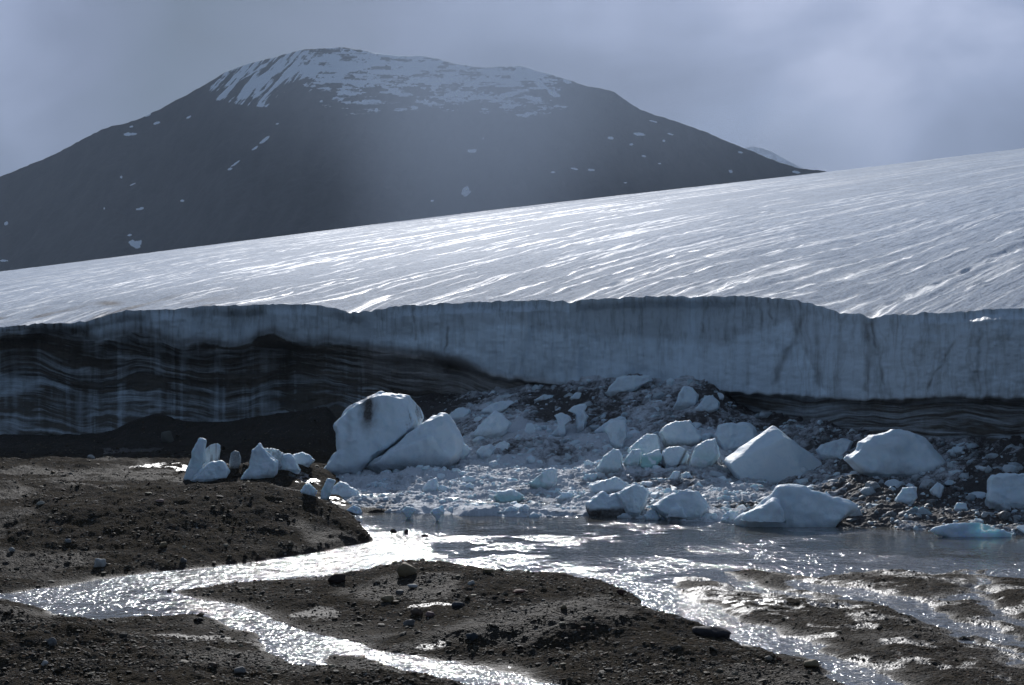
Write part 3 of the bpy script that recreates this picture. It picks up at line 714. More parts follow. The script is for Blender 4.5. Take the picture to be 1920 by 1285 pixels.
def ice_block(name, label, hulls, T=.45, base=None, group=None, cat='ice block', dirt=.35, dark=0.0, teal=0.0, embed=.25, vox=None,
              seed=0, disp=1.0, D=None, smooth=3, tops=.35, backs=1.0, ridge=None, paint=None, mat=None):
    """hulls: outlines in photo pixels, (x, y) or (x, y, metres towards the back); each is thickened in depth and all are fused"""
    allp = [p for h in hulls for p in h]
    bx, by = base if base else (sum(p[0] for p in allp) / len(allp), max(p[1] for p in allp))
    if D is None: D, zb = hit(bx, by - 1)
    ymax = max(p[1] for p in allp); ymin = min(p[1] for p in allp)
    hh = (ymax - ymin) / F * D; wdt = (max(p[0] for p in allp) - min(p[0] for p in allp)) / F * D
    th = T * min(hh * 1.3, wdt) if T < 5 else T
    Dc = D + th * .55
    bm = bmesh.new()
    for h in hulls:
        pts = []
        for p in h:
            u = (ymax - p[1]) / (ymax - ymin)
            if len(p) == 3:
                pts.append(P(p[0], p[1], Dc + p[2]))
            else:
                fo = -th * (1 - (1 - tops) * u); bo = th * backs * (1 - .45 * u)
                pts.append(P(p[0], p[1], Dc))
                k = .86
                cx = bx; cyy = (ymax + ymin) / 2
                pts.append(P(cx + (p[0] - cx) * k, p[1] + (cyy - p[1]) * .10, Dc + fo))
                pts.append(P(cx + (p[0] - cx) * k, p[1] + (cyy - p[1]) * .10, Dc + bo))
                if u < .3:
                    q_ = P(cx + (p[0] - cx) * .9, p[1], Dc); pts.append((q_[0], q_[1], q_[2] - embed))
                    q_ = P(cx + (p[0] - cx) * .75, p[1], Dc + fo * .8); pts.append((q_[0], q_[1], q_[2] - embed))
                    q_ = P(cx + (p[0] - cx) * .75, p[1], Dc + bo * .8); pts.append((q_[0], q_[1], q_[2] - embed))
        hull_into(bm, pts)
    me = bpy.data.meshes.new(name + '_raw'); bm.to_mesh(me); bm.free()
    ob = bpy.data.objects.new(name, me); COL.objects.link(ob)
    size = max(hh, wdt)
    rm = ob.modifiers.new('r', 'REMESH'); rm.mode = 'VOXEL'; rm.voxel_size = vox or max(.022, size / 62)
    sm = ob.modifiers.new('s', 'SMOOTH'); sm.factor = .5; sm.iterations = smooth * 3
    dg_ = bpy.context.evaluated_depsgraph_get(); dg_.update()
    me2 = bpy.data.meshes.new_from_object(ob.evaluated_get(dg_), depsgraph=dg_)
    ob.modifiers.clear(); ob.data = me2; bpy.data.meshes.remove(me); me2.name = name
    n = len(me2.vertices); co = np.empty(n * 3, np.float32); me2.vertices.foreach_get('co', co); co = co.reshape(-1, 3)
    no = np.empty(n * 3, np.float32); me2.vertices.foreach_get('normal', no); no = no.reshape(-1, 3)
    sc = size
    x, y, z = (co / sc).T.astype(float)
    o = seed * 7.7 + bx * .13
    d1 = fbm(x * 2.2 + o, y * 2.2, z * 2.2 + o, 3) * .035 * sc
    d2 = fbm(x * 7 + o, y * 7, z * 7, 3) * .010 * sc
    d3 = fbm(co[:, 0] * 9. + o, co[:, 1] * 9., co[:, 2] * 5., 3) * .010
    # melt flutes running down the faces
    d4 = vnoise(co[:, 0] * 5. + o, co[:, 1] * 3., co[:, 2] * .8) * .016 * min(sc, 1.5)
    d5 = -np.abs(fbm(x * 4.5 + o, y * 4.5, z * 4.5 + 3, 3)) * .028 * sc + np.minimum(0, fbm(co[:, 0] * 4 + o, co[:, 1] * 4, co[:, 2] * 4, 3) + .15) * .03
    co2 = co + no * ((d1 + d2 + d3 + d4 + d5) * disp)[:, None]
    ctr = np.array([co2[:, 0].mean(), co2[:, 1].mean(), co2[:, 2].min()])
    ob.location = ctr; me2.vertices.foreach_set('co', (co2 - ctr).astype(np.float32).ravel())
    me2.polygons.foreach_set('use_smooth', np.ones(len(me2.polygons), bool)); me2.update()
    zlo = H - (ymax - 642.5) / F * D
    rel = (co2[:, 2] - zlo) / max(hh, .01)
    nz = fbm(x * 3 + 3, y * 3, z * 3, 4)
    dv = dirt * (1 - ss(.0, .30, rel + nz * .12)) + dark * (1 - ss(.22, .42, rel + nz * .10)) + .06 + ss(.35, .8, fbm(x * 4 + 9, y * 4, z * 1.5, 4)) * .25 * min(1, dirt * 2)
    tv = teal * ss(.0, .3, fbm(x * 2.5 + 1, y * 2.5, z * 2.5, 2) + .35) * (1 - ss(.35, .8, rel)) + 0 * rel
    if paint is not None: dv = paint(dv, 960 + co2[:, 0] / co2[:, 1] * F, 642.5 - (co2[:, 2] - H) / co2[:, 1] * F, co2, no)
    a = me2.attributes.new('dirt', 'FLOAT', 'POINT'); a.data.foreach_set('value', np.clip(dv, 0, 1).astype(np.float32))
    a = me2.attributes.new('teal', 'FLOAT', 'POINT'); a.data.foreach_set('value', np.clip(tv, 0, 1).astype(np.float32))
    me2.materials.clear(); me2.materials.append(mat or ICE)
    tag(ob, label, cat, group)
    return ob


def z1(pts): return [(320 + p[0] / 3, 680 + p[1] / 3) + tuple(p[2:]) for p in pts]
def z2(pts): return [(900 + p[0] * .28125, 680 + p[1] * .28125) + tuple(p[2:]) for p in pts]
def z3(pts): return [(1340 + p[0] * .30208, 680 + p[1] * .30208) + tuple(p[2:]) for p in pts]


def paint_big(dv, px, py, co, no):
    n = fbm(px / 7, py / 20, 5, 4)
    st = np.exp(-((px - 690 + n * 5) / 13) ** 2 - ((py - 772) / 30) ** 2) * 1.1                     # brown stain below the hollow
    st = st + np.exp(-((px - 692) / 4) ** 2 - ((py - 757) / 8) ** 2) * .9
    st = st + np.exp(-((px - 655) / 6) ** 2 - ((py - 800) / 35) ** 2) * .25
    strp = ss(764, 772, px - (py - 740) * -.12) * ss(-.2, .5, fbm((px * 1.0 - py * .28) / 2.2, py / 60, 3, 3)) * ss(742, 750, py)
    return dv + np.where(no[:, 1] < .3, st, 0) + strp * .55 * ss(-.6, .3, n)


GB = 'blocks of ice fallen from the cliff'
ice_block('ice_block', 'huge leaning ice block with brown stain and striped right flank', [
    z1([(908, 352), (955, 268), (1010, 225), (1120, 175), (1190, 160), (1250, 172), (1340, 185), (1395, 250), (1430, 310), (1400, 370), (1250, 480), (960, 430)]),
    z1([(935, 400), (945, 520), (1060, 590), (1100, 570), (1320, 430), (1200, 300)]),
    z1([(945, 500), (900, 570), (850, 610), (905, 628), (1050, 598), (1080, 560), (1010, 480)])],
    T=.42, base=(660, 885), group=GB, dirt=.15, seed=1, paint=paint_big, smooth=2, vox=.05)
ice_block('ice_block', 'smooth white wedge of ice leaning on the huge stained block', [
    z1([(1100, 580), (1290, 455, -.3), (1440, 330), (1500, 290), (1545, 292), (1590, 350), (1640, 430), (1630, 520), (1555, 598), (1350, 578)]),
    z1([(1100, 585), (1150, 545), (1240, 505, -1.2), (1480, 405, -1.3), (1560, 520, -1.1), (1540, 598, -1.0), (1350, 590, -1.2)])],
    T=.40, base=(800, 874), group=GB, dirt=.55, seed=2, smooth=2)
ice_block('ice_block', 'lumpy ice chunk against the right side of the white wedge', [z1([(1575, 450), (1600, 430), (1640, 435), (1700, 490), (1640, 545), (1580, 525)])], group=GB, seed=3)
ice_block('ice_pillar', 'tall thin ice pillar with a knob on top, leaning right', [
    z1([(155, 430), (165, 420), (207, 424), (205, 450), (160, 452)]), z1([(150, 445), (200, 450), (192, 560), (100, 560), (118, 500)]), z1([(65, 662), (75, 600), (102, 545), (192, 545), (150, 630), (110, 662)])],
    T=.38, group='ice pieces standing on the gravel', cat='ice pillar', seed=4, dirt=.05, teal=.25, smooth=1)
ice_block('ice_slab', 'upright brownish ice slab just behind the thin pillar', [z1([(190, 485), (240, 457), (268, 452), (287, 466), (280, 560), (255, 640), (160, 640)])], T=.3, base=(398, 888), group='ice pieces standing on the gravel', cat='ice slab', seed=5, dirt=.2, paint=lambda dv, px, py, co, no: dv + .18 + .5 * ss(0, .6, fbm(px / 2.5, py / 30, 2, 3)))
ice_block('ice_block', 'low rounded ice hump at the foot of the thin pillar', [z1([(100, 662), (160, 602), (215, 560), (290, 552), (315, 575), (335, 610), (330, 652), (220, 662)])], group='ice pieces standing on the gravel', seed=6, dirt=.3, T=.5)
ice_block('ice_slab', 'small dark dirty ice slab standing against the dark moraine', [z1([(320, 600), (335, 512), (365, 488), (390, 500), (397, 560), (385, 600)])], T=.3, group='ice pieces standing on the gravel', cat='ice slab', seed=7, dirt=.4, paint=lambda dv, px, py, co, no: dv + .62)
ice_block('ice_block', 'shark-fin shaped ice piece on the gravel, pointed top', [z1([(440, 600), (450, 540), (460, 492), (500, 455), (517, 475), (545, 525), (600, 560), (605, 615), (500, 640)]), z1([(370, 666), (440, 600), (470, 560), (560, 600), (500, 645)])], T=.4, base=(485, 896), group='ice pieces standing on the gravel', seed=8, dirt=.15, smooth=2)
ice_block('ice_block', 'brown-tinged crumbling ice lump behind the shark-fin piece', [z1([(515, 478), (560, 485), (600, 487), (635, 510), (625, 600), (560, 600)])], T=.5, base=(518, 880), group='ice pieces standing on the gravel', seed=9, paint=lambda dv, px, py, co, no: dv + .3 + .25 * fbm(px / 4, py / 4, 1, 3), disp=2)
ice_block('ice_block', 'small pale rounded ice tooth right of the shark-fin piece', [z1([(608, 602), (610, 527), (640, 510), (680, 512), (702, 540), (732, 606)])], T=.5, group='ice pieces standing on the gravel', seed=10, teal=.3, dirt=.05)
ice_block('ice_block', 'low white mound of ice between the small tooth and the huge block', [z1([(670, 525), (740, 503), (780, 520), (815, 548), (760, 580), (690, 575)])], group=GB, seed=11)
ice_block('ice_block', 'steep white ice block high left on the rubble, left of the dark patch', [z1([(1680, 412), (1760, 322), (1820, 272), (1872, 285), (1922, 342), (1890, 385), (1760, 422)])], group=GB, seed=12)
ice_block('ice_slab', 'slanted pale slab half buried behind the white wedge', [z1([(1550, 300), (1600, 262), (1650, 250), (1690, 272), (1650, 312), (1580, 318)])], group=GB, cat='ice slab', seed=13)
ice_block('ice_slab', 'long dim slab lying below the brown layers of the cliff', [z1([(1745, 275), (1800, 228), (1900, 205), (1965, 215), (1900, 255), (1800, 285)])], group=GB, cat='ice slab', seed=14)
ice_block('ice_chunk', 'round snowy chunk below the steep block, left one of a touching pair', [z1([(1715, 505), (1740, 470), (1800, 455), (1832, 482), (1805, 532), (1740, 535)])], group=GB, cat='ice chunk', seed=15)
ice_block('ice_chunk', 'round snowy chunk below the steep block, right one of a touching pair', [z1([(1812, 482), (1840, 450), (1880, 438), (1912, 460), (1895, 495), (1840, 500)])], group=GB, cat='ice chunk', seed=16)
ice_block('ice_chunk', 'small crumbly white ice chunk on the mud beside the split block', [z1([(727, 728), (750, 690), (780, 677), (810, 700), (832, 722), (800, 747), (760, 747)])], group='ice at the edge of the gravel', cat='ice chunk', seed=17, disp=2)
ice_block('ice_slab', 'grey-sided upright half of the split block at the mud edge', [z1([(840, 768), (845, 720), (880, 648), (932, 660), (902, 712), (872, 768)])], T=.6, group='ice at the edge of the gravel', cat='ice slab', seed=18, dirt=.2, teal=.3, smooth=1)
ice_block('ice_block', 'smooth white half of the split block at the mud edge', [z1([(872, 768), (910, 702), (950, 665), (1003, 682), (1012, 712), (985, 764)]), z1([(985, 764), (960, 672), (1050, 715), (1065, 755)])], T=.5, group='ice at the edge of the gravel', seed=19, smooth=1)
ice_block('floating_ice', 'small white ice piece at the left corner of the calm pool', [z1([(982, 834), (1030, 803), (1070, 813), (1082, 845), (1040, 855)])], group='ice pieces in the pool', cat='floating ice', seed=20, dirt=0)
ice_block('floating_ice', 'small flat-topped ice piece floating mid calm pool, the left of two', [z1([(1288, 836), (1330, 809), (1370, 815), (1383, 836), (1340, 850)])], group='ice pieces in the pool', cat='floating ice', seed=21, dirt=0, D=55.2)
ice_block('floating_ice', 'small domed ice piece floating mid calm pool, the right of two', [z1([(1459, 842), (1480, 818), (1510, 815), (1535, 842), (1500, 856)])], group='ice pieces in the pool', cat='floating ice', seed=22, dirt=0, D=54.6)
ice_block('ice_chunk', 'pointed white chunk alone on the flat lower rubble', [z1([(1408, 712), (1450, 665), (1497, 645), (1507, 680), (1505, 722), (1440, 728)])], group=GB, cat='ice chunk', seed=23)
ice_block('ice_chunk', 'tiny grey chunk right of the pointed chunk on the lower rubble', [z1([(1638, 705), (1680, 672), (1708, 690), (1700, 715)])], group=GB, cat='ice chunk', seed=24, dirt=.6)

ice_block('ice_chunk', 'ball-shaped snow chunk on the upper left rubble', [z2([(293, 450), (310, 410), (350, 405), (382, 440), (362, 475), (310, 478)])], group=GB, cat='ice chunk', seed=25)
ice_block('ice_pillar', 'hourglass ice pillar with narrow waist on the upper rubble', [z2([(492, 352), (540, 330), (600, 353), (612, 385), (575, 412), (520, 402)]), z2([(518, 385), (570, 395), (568, 450), (515, 450)]), z2([(520, 430), (570, 430), (580, 480), (540, 495), (465, 485)])], T=.6, group=GB, cat='ice pillar', seed=26, smooth=1)
ice_block('ice_pillar', 'winged ice pillar with overhanging top beside the hourglass one', [z2([(578, 322), (630, 285), (700, 275), (716, 292), (690, 332), (640, 345)]), z2([(640, 300), (690, 310), (722, 362), (702, 410), (650, 410), (640, 370)]), z2([(650, 395), (702, 395), (700, 455), (640, 455)])], T=.6, group=GB, cat='ice pillar', seed=27, smooth=1)
ice_block('ice_block', 'top-heavy ice block tapering to a point below, standing mid rubble', [z2([(818, 450), (850, 402), (890, 375), (972, 385), (982, 430), (987, 505), (940, 520), (850, 500)]), z2([(850, 490), (980, 490), (955, 570), (905, 565), (855, 525)])], T=.5, group=GB, seed=28)
ice_block('ice_slab', 'dim low slab behind the top-heavy block', [z2([(750, 462), (840, 390), (930, 353), (970, 363), (988, 400), (960, 440), (830, 465)])], group=GB, cat='ice slab', seed=29, base=(1140, 812))
ice_block('ice_block', 'broad domed ice block mid rubble with a dark underside', [z2([(1178, 468), (1240, 410), (1300, 380), (1400, 380), (1442, 420), (1492, 502), (1430, 547), (1350, 547), (1220, 532)])], T=.5, group=GB, seed=30, dirt=.7)
ice_block('ice_block', 'square-topped ice block behind the big sharp prism', [z2([(1558, 492), (1590, 410), (1640, 393), (1802, 400), (1842, 440), (1852, 502), (1740, 562), (1620, 602)])], T=.4, group=GB, seed=31, dirt=.2)
ice_block('ice_block', 'translucent ice tooth in the middle of the cluster, greenish', [z2([(978, 592), (1060, 510), (1110, 468), (1180, 470), (1202, 500), (1212, 572), (1150, 645), (1000, 645)])], T=.4, group=GB, seed=32, teal=.55, dirt=.1, base=(1210, 866))
ice_block('ice_block', 'small square ice tooth in front of the translucent one', [z2([(953, 672), (990, 602), (1012, 575), (1070, 578), (1082, 602), (1065, 685)])], T=.5, group=GB, seed=33, teal=.4)
ice_block('ice_block', 'clear turquoise ice wedge at the foot of the translucent tooth', [z2([(1070, 685), (1083, 615), (1200, 578), (1217, 650), (1130, 695)])], T=.4, group=GB, seed=34, teal=1.3, dirt=0)
ice_block('ice_block', 'rounded ice block with a dirty crack on its right side', [z2([(1207, 642), (1215, 590), (1260, 555), (1330, 553), (1380, 583), (1397, 622), (1370, 672), (1280, 695), (1220, 672)])], T=.5, group=GB, seed=35, dirt=.3, paint=lambda dv, px, py, co, no: dv + np.exp(-((px - 1284 + (py - 850) * .5) / 3) ** 2) * .8)
ice_block('ice_block', 'upright ice block next to the left corner of the sharp prism', [z2([(1388, 684), (1410, 602), (1440, 550), (1510, 510), (1572, 500), (1602, 560), (1608, 612), (1540, 665), (1460, 705)])], T=.4, group=GB, seed=36, teal=.35)
ice_block('ice_block', 'pointed white ice tooth at the left end of the mid cluster', [z2([(773, 702), (820, 620), (890, 567), (932, 575), (952, 620), (958, 692), (900, 735), (800, 735)])], T=.45, group=GB, seed=37, dirt=.6, teal=.2)
ice_block('ice_block', 'boot-shaped greenish ice block on the lower rubble', [z2([(400, 750), (430, 710), (480, 699), (517, 715), (512, 795), (470, 837), (400, 837)]), z2([(328, 802), (400, 745), (450, 760), (450, 837), (370, 838)])], T=.5, group=GB, seed=38, teal=.5, dirt=.5)
ice_block('ice_slab', 'flat oval greenish ice slab near the water below the boot-shaped block', [z2([(83, 892), (120, 850), (200, 840), (270, 858), (302, 887), (250, 925), (130, 932)])], T=.6, group=GB, cat='ice slab', seed=39, teal=.7, dirt=.1)
ice_block('ice_block', 'long flat-ridged ice block above the dark-bottomed one', [z2([(708, 812), (780, 788), (900, 753), (950, 772), (1003, 812), (960, 855), (840, 875), (730, 865)])], T=.6, group=GB, seed=40, dirt=.65)
ice_block('ice_block', 'twin-humped ice block with a black dirty underside at the water', [z2([(700, 935), (780, 880), (820, 858), (855, 882), (860, 1000), (705, 985)]), z2([(840, 890), (900, 866), (945, 900), (1005, 985), (960, 1030), (800, 1025)])], T=.6, group=GB, seed=41, dark=.95, dirt=.5)
ice_block('ice_block', 'tall shapely ice block right behind the black-bottomed one', [z2([(905, 872), (1030, 800), (1092, 818), (1132, 857), (1112, 932), (1065, 1015), (980, 1000)])], T=.6, group=GB, seed=42, dirt=.3)
ice_block('ice_block', 'wide ice block at the water with a bright hump in front', [z2([(1128, 957), (1200, 905), (1320, 840), (1380, 834), (1452, 860), (1512, 922), (1545, 962), (1500, 1015), (1400, 1043), (1250, 1030)]), z2([(1230, 1040, -.9), (1260, 965, -.7), (1320, 933, -.5), (1352, 965, -.9), (1385, 1040, -1.0), (1300, 1050, .3)])], T=.45, group=GB, seed=43, dirt=.3)
ice_block('ice_chunk', 'small round ice chunk at the waterline right of the black-bottomed block', [z2([(1088, 1022), (1130, 983), (1170, 980), (1203, 1032), (1192, 1053), (1120, 1048)])], group='ice pieces in the pool', cat='ice chunk', seed=44)
ice_block('ice_slab', 'flat thin ice slab at the waterline, left of the low white dome', [z2([(1450, 1045), (1500, 1002), (1580, 998), (1603, 1045), (1520, 1052)])], group='ice pieces in the pool', cat='ice slab', seed=45)
ice_block('ice_chunk', 'crumpled ice chunk touching the left end of the low white dome', [z2([(1600, 1045), (1680, 973), (1732, 985), (1722, 1053), (1610, 1060)])], group='ice pieces in the pool', cat='ice chunk', seed=46, disp=2.2)
ice_block('ice_slab', 'long pale slab at the top of the rubble against the clean cliff', [z2([(818, 198), (880, 140), (920, 82), (1140, 86), (1155, 122), (1000, 184), (900, 200)])], T=.35, group=GB, cat='ice slab', seed=47, dirt=.3)
ice_block('ice_block', 'dim ice block high on the rubble near the cliff, left of two', [z2([(1288, 295), (1320, 210), (1360, 160), (1420, 165), (1462, 217), (1450, 265), (1380, 295)])], T=.45, group=GB, seed=48, dirt=.4)
ice_block('ice_block', 'dim ice block high on the rubble near the cliff, right of two', [z2([(1408, 325), (1480, 270), (1500, 225), (1550, 213), (1602, 260), (1602, 302), (1500, 332)])], T=.45, group=GB, seed=49, dirt=.4)
ice_block('ice_chunk', 'grey low chunk among dark rubble below the brown cliff foot', [z2([(358, 250), (430, 210), (500, 214), (475, 255)])], group=GB, cat='ice chunk', seed=50, dirt=.5)
ice_block('ice_chunk', 'small grey chunk left of the long pale slab at the rubble top', [z2([(598, 240), (640, 195), (682, 200), (662, 245)])], group=GB, cat='ice chunk', seed=51, dirt=.5)
ice_block('ice_chunk', 'small angular chunk below the cracked round block', [z2([(1258, 770), (1290, 725), (1335, 728), (1318, 780)])], group=GB, cat='ice chunk', seed=52)
ice_block('ice_chunk', 'knobbly small chunk beside the angular one below the cracked block', [z2([(1338, 745), (1400, 723), (1424, 762), (1360, 776)])], group=GB, cat='ice chunk', seed=53, disp=2)
ice_block('ice_chunk', 'low grey chunk left above the long flat-ridged block', [z2([(676, 775), (700, 742), (770, 736), (792, 757), (720, 795)])], group=GB, cat='ice chunk', seed=54, dirt=.4)
ice_block('ice_chunk', 'rounded grey chunk left of the black-bottomed block', [z2([(508, 903), (550, 863), (620, 863), (645, 892), (560, 915)])], group=GB, cat='ice chunk', seed=55, dirt=.4)
ice_block('ice_chunk', 'pale chunk on the waterline below the oval greenish slab', [z2([(148, 995), (200, 953), (254, 975), (245, 1000)])], group=GB, cat='ice chunk', seed=56)

prism = ice_block('ice_block', 'big sharp-edged ice prism with a sunlit sloping top', [[
    (1368, 872, -.9), (1374, 866, -.85), (1474, 818, -.5), (1478, 822, -.5), (1524, 864, .0), (1562, 886, .2), (1509, 898, -.7), (1403, 912, -1.1), (1385, 893, -1.05),
    (1450, 796, .55), (1443, 800, .6), (1426, 816, .75), (1398, 838, .7), (1358, 858, .2), (1356, 866, .0), (1455, 850, 2.4), (1380, 885, 2.0), (1550, 888, 1.6),
    (1400, 935, -.6), (1520, 925, -.3), (1400, 930, 1.5), (1530, 920, 1.5)]], T=.35, base=(1440, 905), group=GB, seed=57, dirt=.15, smooth=1, disp=.35)
ice_block('ice_block', 'low wide white dome of ice at the water below the sharp prism', [
    z3([(130, 985), (200, 930), (400, 772), (450, 760), (560, 770), (622, 800), (820, 882), (905, 880), (885, 935), (795, 1005), (600, 1020), (300, 1010)]),
    z3([(130, 990, -.8), (180, 935, -.7), (330, 855, -.95), (370, 835, -.3), (410, 880, -1.1), (470, 1010, -1.25), (300, 1012, -1.3)])],
    T=.36, group=GB, seed=58, dirt=.05, smooth=2)
ice_block('ice_block', 'large smooth hump-backed ice block at the right, in shade', [z3([(798, 602), (850, 540), (900, 480), (1000, 440), (1100, 420), (1240, 425), (1292, 460), (1322, 512), (1400, 580), (1452, 642), (1400, 685), (1250, 705), (1020, 710), (880, 655)])], T=.36, group=GB, seed=59, dirt=.35)
ice_block('ice_block', 'small box-like ice block left of the large hump-backed one', [z3([(622, 542), (660, 508), (790, 466), (862, 490), (830, 562), (785, 596), (640, 568)])], T=.5, group=GB, seed=60, dirt=.3, smooth=1)
ice_block('ice_block', 'big square ice block cut by the right edge of the view', [z3([(1678, 864), (1700, 730), (1720, 700), (1880, 678), (2000, 680), (2060, 700), (2070, 890), (1750, 885)])], T=.4, base=(1890, 946), group=GB, seed=61, dirt=.2)
ice_block('floating_ice', 'long flat whale-shaped ice floe in the dark water at the right', [z3([(1303, 1048), (1340, 1025), (1560, 1000), (1632, 980), (1700, 980), (1762, 1022), (1882, 1057), (1700, 1088), (1580, 1088)])], T=.25, group='ice pieces in the pool', cat='ice floe', seed=62, dirt=0)
ice_block('ice_chunk', 'small flat chunk between the sharp prism and the low dome', [z3([(498, 722), (580, 718), (582, 757), (528, 752)])], group=GB, cat='ice chunk', seed=63)
ice_block('ice_shard', 'small pointed ice shard standing behind the low dome', [z3([(672, 830), (690, 795), (745, 845), (700, 860)])], group=GB, cat='ice shard', seed=64)
ice_block('ice_chunk', 'small cube-like grey ice chunk on dark rubble below the hump-backed block', [z3([(1112, 855), (1150, 802), (1162, 770), (1262, 768), (1264, 842), (1200, 878)])], group=GB, cat='ice chunk', seed=65, dirt=.3)
ice_block('ice_chunk', 'small pale chunk in the dark rubble above the ice floe', [z3([(1478, 915), (1500, 868), (1562, 870), (1578, 915)])], group=GB, cat='ice chunk', seed=66, dirt=.3)
ice_block('ice_chunk', 'dark-rimmed chunk right beside the large hump-backed block', [z3([(1438, 555), (1480, 520), (1552, 520), (1535, 565)])], group=GB, cat='ice chunk', seed=67, dirt=.6)
ice_block('ice_slab', 'tilted dim slab right of the cube-like chunk', [z3([(1330, 795), (1380, 738), (1425, 770), (1402, 840)])], group=GB, cat='ice slab', seed=68, dirt=.4)


# ------------------------------------------------------------------ many small pieces: rubble chunks and gravel, each one mesh of stuff
ICO = None
def ico_base(sub=1):
    bm = bmesh.new(); bmesh.ops.create_icosphere(bm, subdivisions=sub, radius=1)
    v = np.array([q_.co[:] for q_ in bm.verts]); f = np.array([[q_.index for q_ in fc.verts] for fc in bm.faces]); bm.free(); return v, f


IV, IF = ico_base()


def scatter_mesh(name, pos, size, mat, flat=.65, jag=.28, cols=None, dirt=None, smooth=False, seed=1, tilt=.35, sub=1, cuts=0):
    r = np.random.default_rng(seed); n = len(pos)
    IV, IF = ico_base(sub)
    v = IV[None] * (1 + r.uniform(-jag, jag, (n, len(IV), 1)))
    for k in range(cuts):
        nn = r.normal(size=(n, 1, 3)); nn /= np.linalg.norm(nn, axis=2, keepdims=True)
        e = np.clip((v * nn).sum(2, keepdims=True) - r.uniform(.35, .8, (n, 1, 1)), 0, None); v = v - e * nn
    sc = size[:, None, None] * np.stack([r.uniform(.75, 1.3, n), r.uniform(.7, 1.1, n), flat * r.uniform(.6, 1.3, n)], -1)[:, None, :]
    v = v * sc
    a = r.uniform(0, 6.28, n); t1 = r.normal(0, tilt, n)
    c1, s1 = np.cos(t1)[:, None], np.sin(t1)[:, None]
    x, y, z = v[..., 0], v[..., 1], v[..., 2]
    x, z = x * c1 - z * s1, x * s1 + z * c1
    c2, s2 = np.cos(a)[:, None], np.sin(a)[:, None]
    x, y = x * c2 - y * s2, x * s2 + y * c2
    co = np.stack([x, y, z], -1) + pos[:, None, :]
    fs = (IF[None] + (np.arange(n) * len(IV))[:, None, None]).reshape(-1, 3).astype(np.int32)
    me = bpy.data.meshes.new(name); co = co.reshape(-1, 3).astype(np.float32)
    me.vertices.add(len(co)); me.vertices.foreach_set('co', co.ravel())
    me.loops.add(fs.size); me.loops.foreach_set('vertex_index', fs.ravel())
    me.polygons.add(len(fs)); me.polygons.foreach_set('loop_start', np.arange(0, fs.size, 3, dtype=np.int32))
    me.polygons.foreach_set('use_smooth', np.full(len(fs), smooth)); me.update(calc_edges=True)
    if cols is not None:
        at = me.attributes.new('stone_color', 'FLOAT_COLOR', 'POINT')
        at.data.foreach_set('color', np.repeat(np.concatenate([cols, np.ones((n, 1))], 1), len(IV), 0).astype(np.float32).ravel())
    if dirt is not None:
        at = me.attributes.new('dirt', 'FLOAT', 'POINT'); at.data.foreach_set('value', np.repeat(dirt, len(IV)).astype(np.float32))
    me.materials.append(mat); ob = bpy.data.objects.new(name, me); COL.objects.link(ob); return ob


STONE_C = np.array([(.06, .055, .05), (.10, .09, .08), (.045, .045, .048), (.15, .14, .13), (.09, .065, .045), (.14, .095, .055), (.11, .05, .038), (.24, .23, .21), (.05, .06, .075), (.33, .32, .30)])
STONE_W = np.array([.22, .18, .17, .12, .11, .06, .04, .06, .02, .02])

r = np.random.default_rng(3)
N = 140000
py_s = r.uniform(845, 1330, N); px_s = r.uniform(-450, 2350, N)
Dg_ = H * F / (py_s - 642.5); xg_ = (px_s - 960) / F * Dg_
hz, dz, fz = ground_h(xg_, Dg_)
sz = np.exp(r.normal(math.log(.016), .58, N)); sz = np.clip(sz, .008, .085)
dens = ss(-.5, .4, fbm(xg_ / 1.2, Dg_ / 1.2, 55, 3)) * .8 + .2
keep = (hz > .02 + sz * .5) & (r.uniform(0, 1, N) < dens * np.where(fz > .5, .75, 1)) & (Dg_ < 86)
sz = np.where(fz > .5, sz * .75, sz) * (1 + (Dg_ - 30) / 70)
pos = np.stack([xg_, Dg_, hz + sz * .15], -1)[keep]; szk = sz[keep]
ci = r.choice(len(STONE_C), len(pos), p=STONE_W / STONE_W.sum())
gv = scatter_mesh('gravel', pos, szk, m_st, flat=.45, cols=STONE_C[ci] * r.uniform(.35, .85, (len(pos), 1)) * np.array([1.12, 1.0, .74]), seed=5)
tag(gv, 'loose wet gravel strewn over the banks and the bar', 'gravel', kind='stuff')

N = 5200
ti = r.uniform(.0, 1, N); ii = r.integers(0, len(RX) - 1, N); jj = np.clip(((ti + .04) / 1.10 * (nr - 1)).astype(int), 0, nr - 2)
pos = np.stack([rx_[jj, ii], ry_[jj, ii], zr_[jj, ii]], -1); dmm = np.clip(dm[jj, ii], 0, 1); pxx = pxr[jj, ii]
sz = np.clip(np.exp(r.normal(math.log(.075), .55, N)), .03, .30)
keep = (pxx > 640) & (pos[:, 2] > -.05) & (r.uniform(0, 1, N) < 1.05 - dmm * .55)
pos[:, 2] -= sz * .10
ch = scatter_mesh('ice_rubble', pos[keep], sz[keep], ICE, flat=.75, jag=.30, dirt=np.clip(dmm[keep] * r.uniform(.4, 1.5, keep.sum()) - .05, 0, .9), smooth=True, seed=8)
tag(ch, 'small broken pieces of ice strewn over the dirty rubble slope', 'ice rubble', kind='stuff')
N = 1500
ti = r.uniform(.0, 1, N) ** .8; ii = r.integers(0, len(RX) - 1, N); jj = np.clip(((ti + .04) / 1.10 * (nr - 1)).astype(int), 0, nr - 2)
pos = np.stack([rx_[jj, ii], ry_[jj, ii], zr_[jj, ii]], -1); dmm = np.clip(dm[jj, ii], 0, 1); pxx = pxr[jj, ii]
sz = np.clip(np.exp(r.normal(math.log(.20), .45, N)), .08, .48) * (1.15 - .3 * ti)
keep = (pxx > 690) & (pos[:, 2] > -.05) & (r.uniform(0, 1, N) < (.25 + .75 * ss(850, 1000, pxx)) * (1 - .55 * ss(1400, 1600, pxx)))
